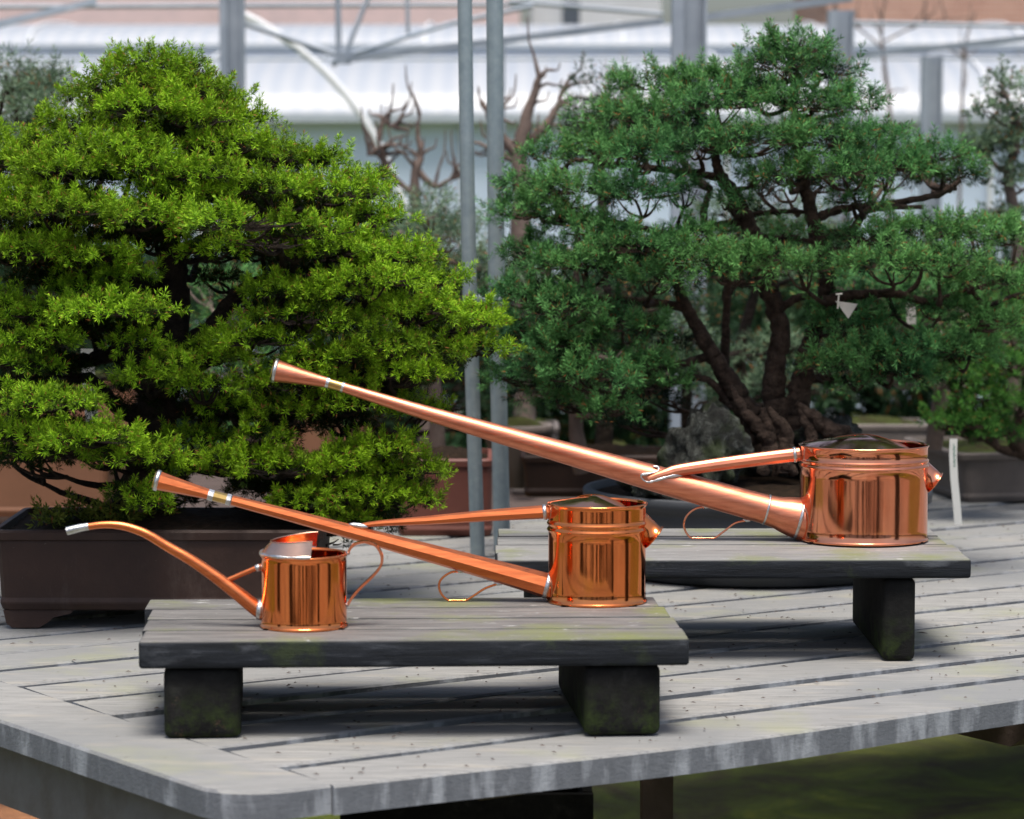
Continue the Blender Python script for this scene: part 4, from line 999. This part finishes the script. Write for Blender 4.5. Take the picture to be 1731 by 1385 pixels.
# bare deciduous bonsai
def bare_tree(name, label, trunks, Y, seed, base):
    t = empty(name, (P(base[0], base[1], Y).x, Y, 0), label, 'tree'); b = MB(); rng = random.Random(seed)
    for pts, hws in trunks:
        q = Q(pts, Y); q = limb(b, q, [h_ * .8 * Y / F for h_ in hws], n=9, k=4, wob=.2, seed=rng.random())
        for _ in range(6):
            s = q[rng.randrange(len(q) // 3, len(q))]; a = rng.uniform(-2.4, .0) if rng.random() < .5 else rng.uniform(-3.2, .1)
            ln = rng.uniform(.04, .10); d = Vector((math.cos(a), rng.uniform(-.4, .4), -math.sin(a)))
            e = s + d * ln; limb(b, [s, s.lerp(e, .5) + Vector((0, 0, .01)), e, e + Vector((d.x * .3, 0, abs(d.z) + .4)) * ln * .5], [.007, .0045, .003, .0018], n=5, k=2, wob=.3, seed=rng.random())
    b.build('trunk', M['bark_far'], t)
bare_tree('bare_tree', 'bare reddish-brown pollarded bonsai right of the steel poles', [([(890, 800), (885, 500), (882, 330), (880, 260), (890, 200), (905, 150), (912, 125)], [24, 22, 20, 17, 12, 8, 4]),
     ([(885, 270), (850, 235), (828, 200), (822, 180)], [14, 11, 8, 4]), ([(885, 250), (920, 215), (942, 180), (950, 155)], [13, 10, 7, 4]), ([(880, 280), (850, 262), (828, 255)], [9, 7, 4])], 8.2, 3, (890, 800))
bare_tree('bare_tree', 'bare brown bonsai left of the poles, rising above the pale juniper', [([(720, 800), (705, 420), (702, 300), (712, 262), (706, 225), (710, 195)], [15, 13, 10, 8, 5, 3]),
     ([(706, 290), (735, 315), (770, 300), (800, 296)], [8, 6, 4, 3]), ([(702, 330), (665, 300), (640, 262), (620, 262)], [8, 6, 5, 3]), ([(690, 220), (665, 215), (645, 202)], [5, 4, 3]), ([(660, 330), (650, 290), (640, 240)], [6, 5, 3])], 8.6, 4, (720, 800))

# ------------------------------------------------------------------ plant labels
def tag_strip(name, pts, hw, Y, label, m='plastic'):
    b = MB(); q = [P(x, y, Y) for x, y in pts]; vs = []
    for i, p in enumerate(q):
        s = Vector((hw * Y / F, 0, 0))
        for dy in (-.0005, .0005): vs += [p - s + Vector((0, dy, 0)), p + s + Vector((0, dy, 0))]
    n = len(q); fs = []
    for i in range(n - 1):
        a = i * 4; c = a + 4
        fs += [(a, a+1, c+1, c), (a+2, c+2, c+3, a+3), (a, c, c+2, a+2), (a+1, a+3, c+3, c+1)]
    fs += [(0, 2, 3, 1), (n*4-4, n*4-3, n*4-1, n*4-2)]
    b.add(vs, fs); o = b.build(name, M[m]); prop(o, label, 'plant label'); return o
def text_on(parent, body, loc, size, rot, m):
    cu = bpy.data.curves.new('lettering', 'FONT'); cu.body = body; cu.size = size; cu.extrude = .0002; cu.align_x = 'CENTER'; cu.align_y = 'CENTER'
    tmp = bpy.data.objects.new('lettering_curve', cu); C.objects.link(tmp)
    me = bpy.data.meshes.new_from_object(tmp); bpy.data.objects.remove(tmp)
    o = bpy.data.objects.new('lettering', me); C.objects.link(o); me.materials.clear(); me.materials.append(m)
    o.parent = parent; o.location = loc; o.rotation_euler = rot
M['tag'] = m_simple('paper_tag', (.34, .33, .29), .6, 0, .15, 60, 0)
tg = tag_strip('plant_label', [(1612, 742), (1611, 770), (1613, 810), (1617, 850), (1620, 887)], 6.5, 6.05, 'long white paper tag hanging below the small spruce at the right')
b = MB()
for i in range(11): b.box(P(1612.3 + .10 * i + (i % 2) * .8, 752 + 3.6 * i, 6.049), (.0022 + .001 * (i % 3), .0004, .0026))
b.build('lettering', M['ink_green'], tg)
tg = tag_strip('plant_label', [(147, 590), (150, 640), (156, 720)], 11, 5.46, 'white plastic label with black lettering standing behind the left spruce')
text_on(tg, 'INE G', P(151, 662, 5.459) + Vector((0, -.001, 0)), .022, (math.pi / 2, math.radians(-86), 0), M['ink'])
tag_strip('plant_label', [(1018, 700), (1019, 730), (1021, 757)], 8, 7.9, 'short white marker standing in the thin grey tray')
tag_strip('plant_label', [(1538, 508), (1540, 530), (1541, 548)], 8, 6.4, 'pale marker among the branches at the right spruce\'s lower right', 'tag')
b = MB(); q = [P(1412, 509, 5.5), P(1450, 514, 5.5), P(1434, 539, 5.5)]
b.add([v + Vector((0, d, 0)) for d in (-.0006, .0006) for v in q], [(0, 1, 2), (5, 4, 3), (0, 3, 4, 1), (1, 4, 5, 2), (2, 5, 3, 0)])
b.tube([P(1418, 497, 5.49), P(1416, 522, 5.49)], .002, 6); b.tube([P(1413, 498, 5.49), P(1424, 497, 5.49)], .0018, 6)
prop(b.build('plant_label', M['tag']), 'small triangular white tag clipped to a branch of the right spruce', 'plant label')

# ------------------------------------------------------------------ greenhouse steelwork
fr = empty('steel_frame', (0, 11, -.7), 'blurred grey steel greenhouse frame of posts, beams and braces behind the trees', 'steel frame')
def column(px, hw, Y, ytop, ch=True):
    s = Y / F; a = P(px, ytop, Y); b = MB(); z0 = -.70; zc = (a.z + z0) / 2; hz = a.z - z0
    b.box((a.x - hw * s * .35, Y, zc), (hw * s * .5, hw * s * 1.6, hz)); b.box((a.x + hw * s * .35, Y, zc), (hw * s * 1.25, .02, hz))
    b.box((a.x + hw * s * .92, Y + .0, zc), (hw * s * .14, hw * s * 1.6, hz))
    b.build('column', M['steel_far'], fr)
def bar(p0, p1, hw, Y0, Y1=None, m='steel_far', nm='beam', square=True):
    Y1 = Y1 or Y0; a, e = P(*p0, Y0), P(*p1, Y1); b = MB(); b.tube([a, e], [hw * Y0 / F, hw * Y1 / F], 4 if square else 8, not square, True, phase=math.pi / 4); b.build(nm, M[m], fr)
column(387, 25, 12.0, -60); column(1158, 36, 9.5, -60); column(1416, 26, 12.2, 18); column(1571, 21, 13.5, 95); column(848, 6, 11.8, 72)
bar((575, 102), (1120, 36), 8, 12.0, 11.4); bar((1190, 30), (1440, -4), 9, 11.4, 11.2); bar((1445, 95), (1760, 62), 6.5, 13.4, 13.0)
bar((-20, 45), (160, 3), 8, 12, 12.4); bar((400, 35), (585, 98), 5, 12.1, 12.0, nm='brace', square=False)
bar((571, -10), (573, 95), 5, 12, nm='brace', square=False); bar((625, -10), (582, 95), 4, 12, nm='brace', square=False)
bar((580, 96), (760, 40), 4, 12, 12.6, nm='brace', square=False); bar((760, 40), (900, 10), 4, 12.6, 12.8, nm='brace', square=False)
bar((-20, 12), (900, 8), 4, 13.5, 13.5, nm='brace', square=False); bar((860, 2), (1120, 24), 4, 13, nm='brace', square=False); bar((1440, 38), (1760, 45), 3.5, 13, nm='brace', square=False)
bar((688, -10), (690, 60), 3.5, 12.6, nm='brace', square=False)
b = MB(); b.tube([P(585, 90, 12), P(560, 108, 12)], .02, 6); b.box(P(580, 98, 12), (.06, .05, .05)); b.build('bracket', M['steel_far'], fr)

# ------------------------------------------------------------------ white polytunnels
def m_poly(k=1.0):
    m, nt, b, out = mat('white_glazing')
    b.inputs['Base Color'].default_value = (.86, .88, .90, 1); b.inputs['Roughness'].default_value = .35
    v = coords(nt); wv = nt.nodes.new('ShaderNodeTexWave'); wv.inputs['Scale'].default_value = 2.4; wv.bands_direction = 'X'; nt.links.new(v, wv.inputs['Vector'])
    c = mix(nt, wv.outputs['Fac'], (.50, .54, .60), (.59, .61, .64)); c = mix(nt, math_(nt, 'MULTIPLY', noise(nt, v, .8, 4), .4), c, (.44, .49, .56)); nt.links.new(c, b.inputs['Base Color'])
    tr = nt.nodes.new('ShaderNodeBsdfTranslucent'); nt.links.new(c, tr.inputs[0]); mx = nt.nodes.new('ShaderNodeMixShader'); mx.inputs[0].default_value = .35
    nt.links.new(b.outputs[0], mx.inputs[1]); nt.links.new(tr.outputs[0], mx.inputs[2]); nt.links.new(mx.outputs[0], out.inputs[0]); return m
M['poly'] = m_poly()
M['polywall'] = m_simple('ribbed_glazing', (.66, .76, .90), .4, 0, .12, 2, 0, col2=(.56, .66, .80))
M['gutter'] = m_simple('pale_gutter', (.42, .47, .52), .5, 0, .15, 3, 0)
def tunnel(Y, yr, yg, x0, x1, label, depth=6.0):
    zg = P(800, yg, Y).z; zr = P(800, yr, Y + depth * .5).z
    t = empty('polytunnel', (0, Y, -.7), label, 'greenhouse', 'white greenhouse tunnels'); b = MB(); n = 16
    prof = [(Y + depth / 2 - depth / 2 * math.cos(math.pi * i / n), zg + (zr - zg) * math.sin(math.pi * i / n) ** .8) for i in range(n + 1)]
    vs = [(x, y, z) for (y, z) in prof for x in (x0, x1)]
    b.add(vs, [(2*i, 2*i+1, 2*i+3, 2*i+2) for i in range(n)], True); b.build('roof', M['poly'], t)
    b = MB(); b.add([(x0, Y + .02, -.70), (x1, Y + .02, -.70), (x1, Y + .02, zg - .02), (x0, Y + .02, zg - .02)], [(0, 1, 2, 3)])
    b.add([(x0, Y + depth, -.70), (x1, Y + depth, -.70), (x1, Y + depth, zg - .02), (x0, Y + depth, zg - .02)], [(3, 2, 1, 0)]); b.build('wall', M['polywall'], t)
    b = MB(); b.box(((x0 + x1) / 2, Y - .05, zg), (x1 - x0, .12, .05)); b.build('gutter', M['gutter'], t)
    x = x0 + .3
    while x < x1:
        b = MB(); b.tube([(x, y - .0, z + .02) for (y, z) in prof[:n // 2 + 2]], .010, 5, True); b.tube([(x, Y - .01, zg), (x, Y - .01, -.70)], .02, 5)
        b.build('rib', M['white'], t); x += 1.6
    return t
tunnel(18, 96, 200, -7, 8, 'nearest long white polytunnel with a grey gutter, blurred behind the trees', 5)
tunnel(24, 50, 80, -9, 11, 'farther white polytunnel roof above the nearest one', 6)
for k_, (yy, hw_) in enumerate(((118, 2), (140, 1.2))):
    pass
bar((-20, 79), (1760, 76), 1.6, 17.6, nm='purlin', square=False); bar((-20, 101), (1760, 99), 2.2, 17.6, nm='purlin', square=False)
bare_tree('bare_tree', 'thin far-off bare branches against the salmon brick at the upper right', [([(1500, 420), (1505, 200), (1490, 60), (1500, -20)], [5, 4, 3, 1.5]), ([(1495, 70), (1560, 40), (1640, 30)], [2.5, 2, 1]), ([(1490, 80), (1440, 40), (1400, 20)], [2.5, 2, 1]), ([(1620, 420), (1630, 100), (1650, 20)], [4, 3, 1.5])], 15.0, 9, (1500, 800))
t = empty('arch_rib', (P(700, 420, 16).x, 16, -.7), 'curved white hoop standing in front of the nearest polytunnel, left of the poles', 'hoop')
sp = spline([tuple(P(x, y, 16)) for x, y in [(380, 10), (450, 45), (520, 95), (580, 155), (630, 225), (665, 300), (690, 370), (700, 440)]], 4)
b = MB(); b.tube(sp, .020, 8); b.build('hoop', M['white'], t)
b = MB(); e = Vector(sp[-1]); b.tube([e, Vector((e.x + .03, e.y, -.70))], .026, 8); b.build('foot', M['white'], t)

# ------------------------------------------------------------------ far buildings
def m_brick(name, a, c2, mortar):
    m, nt, b, _ = mat(name); br = nt.nodes.new('ShaderNodeTexBrick'); v = coords(nt, (1, 1, 1), (math.pi / 2, 0, 0)); nt.links.new(v, br.inputs[0])
    br.inputs['Scale'].default_value = 4; br.inputs['Color1'].default_value = (*a, 1); br.inputs['Color2'].default_value = (*c2, 1); br.inputs['Mortar'].default_value = (*mortar, 1)
    nt.links.new(mix(nt, math_(nt, 'MULTIPLY', noise(nt, v, .6, 5), .5), br.outputs[0], mortar), b.inputs['Base Color']); b.inputs['Roughness'].default_value = .9; return m
M['brick_a'] = m_brick('salmon_brick', (.52, .27, .19), (.42, .20, .14), (.55, .40, .33))
M['brick_b'] = m_brick('brown_brick', (.33, .24, .21), (.27, .20, .18), (.42, .36, .34))
M['roof_tile'] = m_brick('dull_red_roof', (.22, .16, .155), (.17, .13, .13), (.27, .22, .21))
M['glass'] = m_simple('dark_glass', (.10, .12, .15), .15, 0, .2, 2, 0)
def building(x0, x1, Y, ytop_z, m, label, wins, gable=False):
    t = empty('building', ((x0 + x1) / 2, Y, -.7), label, 'building'); b = MB(); z1 = ytop_z
    b.box(((x0 + x1) / 2, Y + 2, (z1 - .7) / 2), (x1 - x0, 4, z1 + .7)); b.build('wall', M[m], t)
    b = MB(); b.add([(x0 - .2, Y - .3, z1), (x1 + .2, Y - .3, z1), (x1 + .2, Y + 2, z1 + 1.4), (x0 - .2, Y + 2, z1 + 1.4), (x0 - .2, Y + 4.3, z1), (x1 + .2, Y + 4.3, z1)], [(0, 1, 2, 3), (3, 2, 5, 4), (0, 3, 4), (1, 5, 2), (0, 4, 5, 1)]); b.build('roof', M['roof_tile'], t)
    for (wx, wz, ww, wh) in wins:
        b = MB(); b.box((wx, Y - .02, wz), (ww, .06, wh)); f_ = b.build('window', M['white'], t); b = MB(); b.box((wx, Y - .055, wz), (ww - .12, .02, wh - .12)); b.build('pane', M['glass'], f_)
building(3.6, 9.0, 34, 4.2, 'brick_a', 'salmon brick building behind the greenhouses at the upper right', [(6.9, 3.2, .5, .8)])
building(-3.4, -.1, 36, 1.9, 'brick_b', 'building with a dull red roof behind the greenhouses at the upper left', [])
building(-8.5, -3.9, 37, 1.9, 'brick_b', 'low building with a dull red roof at the top left corner', [])
building(.25, 1.9, 38, 4.0, 'white', 'white rendered house behind the greenhouses at the top, right of the poles', [(.75, 2.75, .35, .5)])

# ------------------------------------------------------------------ unseen surroundings behind the photographer, added for reflections in the copper
rg = random.Random(8)
def back_pot(x, y, s):
    pass
hb = empty('greenhouse_wall', (0, -9, -.7), 'pale greenhouse side wall behind the photographer, reflected in the copper', 'greenhouse'); b = MB(); b.box((0, -9, .9), (26, .1, 3.2)); b.build('wall', M['poly'], hb)
for i in range(4):
    b = MB(); b.box((-9 + i * 6, -8.9, .9), (.3, .16, 3.2)); b.build('post', M['under'], hb)
hb = empty('display_table', (-2.6, -1.6, 0), 'dark timber display table beside the photographer, reflected in the copper', 'table')
b = MB(); b.box((-2.4, -1.2, -.02), (2.6, 1.2, .04)); b.build('tabletop', M['under'], hb)
for (x, y) in ((-3.6, -1.7), (-1.2, -1.7), (-3.6, -.7), (-1.2, -.7)):
    b = MB(); b.box((x, y, -.37), (.08, .08, .66)); b.build('leg', M['under'], hb)
hb = empty('display_table', (2.6, -2.6, 0), 'second dark timber display table to the photographer\'s right, reflected in the copper', 'table')
b = MB(); b.box((2.5, -1.6, -.02), (2.4, 1.2, .04)); b.build('tabletop', M['under'], hb)
for (x, y) in ((1.4, -2.1), (3.6, -2.1), (1.4, -1.1), (3.6, -1.1)):
    b = MB(); b.box((x, y, -.37), (.08, .08, .66)); b.build('leg', M['under'], hb)

for i, (x, y, wd, hz) in enumerate(((-.75, -.5, .16, 1.5), (.55, -1.0, .22, 1.2), (-.1, -1.9, .34, 1.6), (-1.7, .4, .12, 1.4), (1.6, .2, .14, 1.5), (1.05, -2.2, .4, 1.0), (-1.7, 1.7, .3, 1.3), (1.5, 2.2, .26, 1.2), (2.5, 3.4, .4, 1.4), (-2.3, 3.2, .3, 1.4))):
    b = MB(); b.box((x, y, -.7 + hz / 2), (wd, wd * .8, hz), .3 * i, .01); b.box((x, y, -.66), (wd + .12, wd * .8 + .12, .07), .3 * i, .01)  # unseen post, added only to streak the copper reflections dark
    o = b.build('timber_post', M['under']); prop(o, ['narrow dark timber post left of the camera', 'dark timber post right of the camera', 'broad dark timber post behind the camera', 'slim dark timber post far left of the camera', 'slim dark timber post far right of the camera', 'squat broad dark timber post behind right of the camera', 'stout dark timber post beyond the table\'s left front', 'stout dark timber post beyond the table\'s right front', 'thick dark timber post far out on the right', 'thick dark timber post far out on the left'][i], 'post', 'timber posts behind the photographer')

# dry needles and crumbs lying on the boards
rg = random.Random(77); b = MB()
for i in range(1500):
    u_ = rg.uniform(0, 3.2) ** 1.0; v_ = rg.uniform(0, 2.3)
    if (v_ % .15) > .115 and rg.random() < .9: continue
    c = T(u_, v_, .0008); a = rg.uniform(0, 3.14); L = rg.uniform(.0018, .0055) * (2.2 if rg.random() < .05 else 1); d = Vector((math.cos(a), math.sin(a), 0)) * L; q = Vector((-d.y, d.x, 0)).normalized() * rg.uniform(.0005, .0012)
    b.add([c - d - q, c + d - q, c + d + q, c - d + q, c + Vector((0, 0, .0016))], [(0, 1, 4), (1, 2, 4), (2, 3, 4), (3, 0, 4)])
prop(b.build('fallen_needles', M['under']), 'dry brown needles and crumbs scattered over the grey boards', 'litter', None, 'stuff')
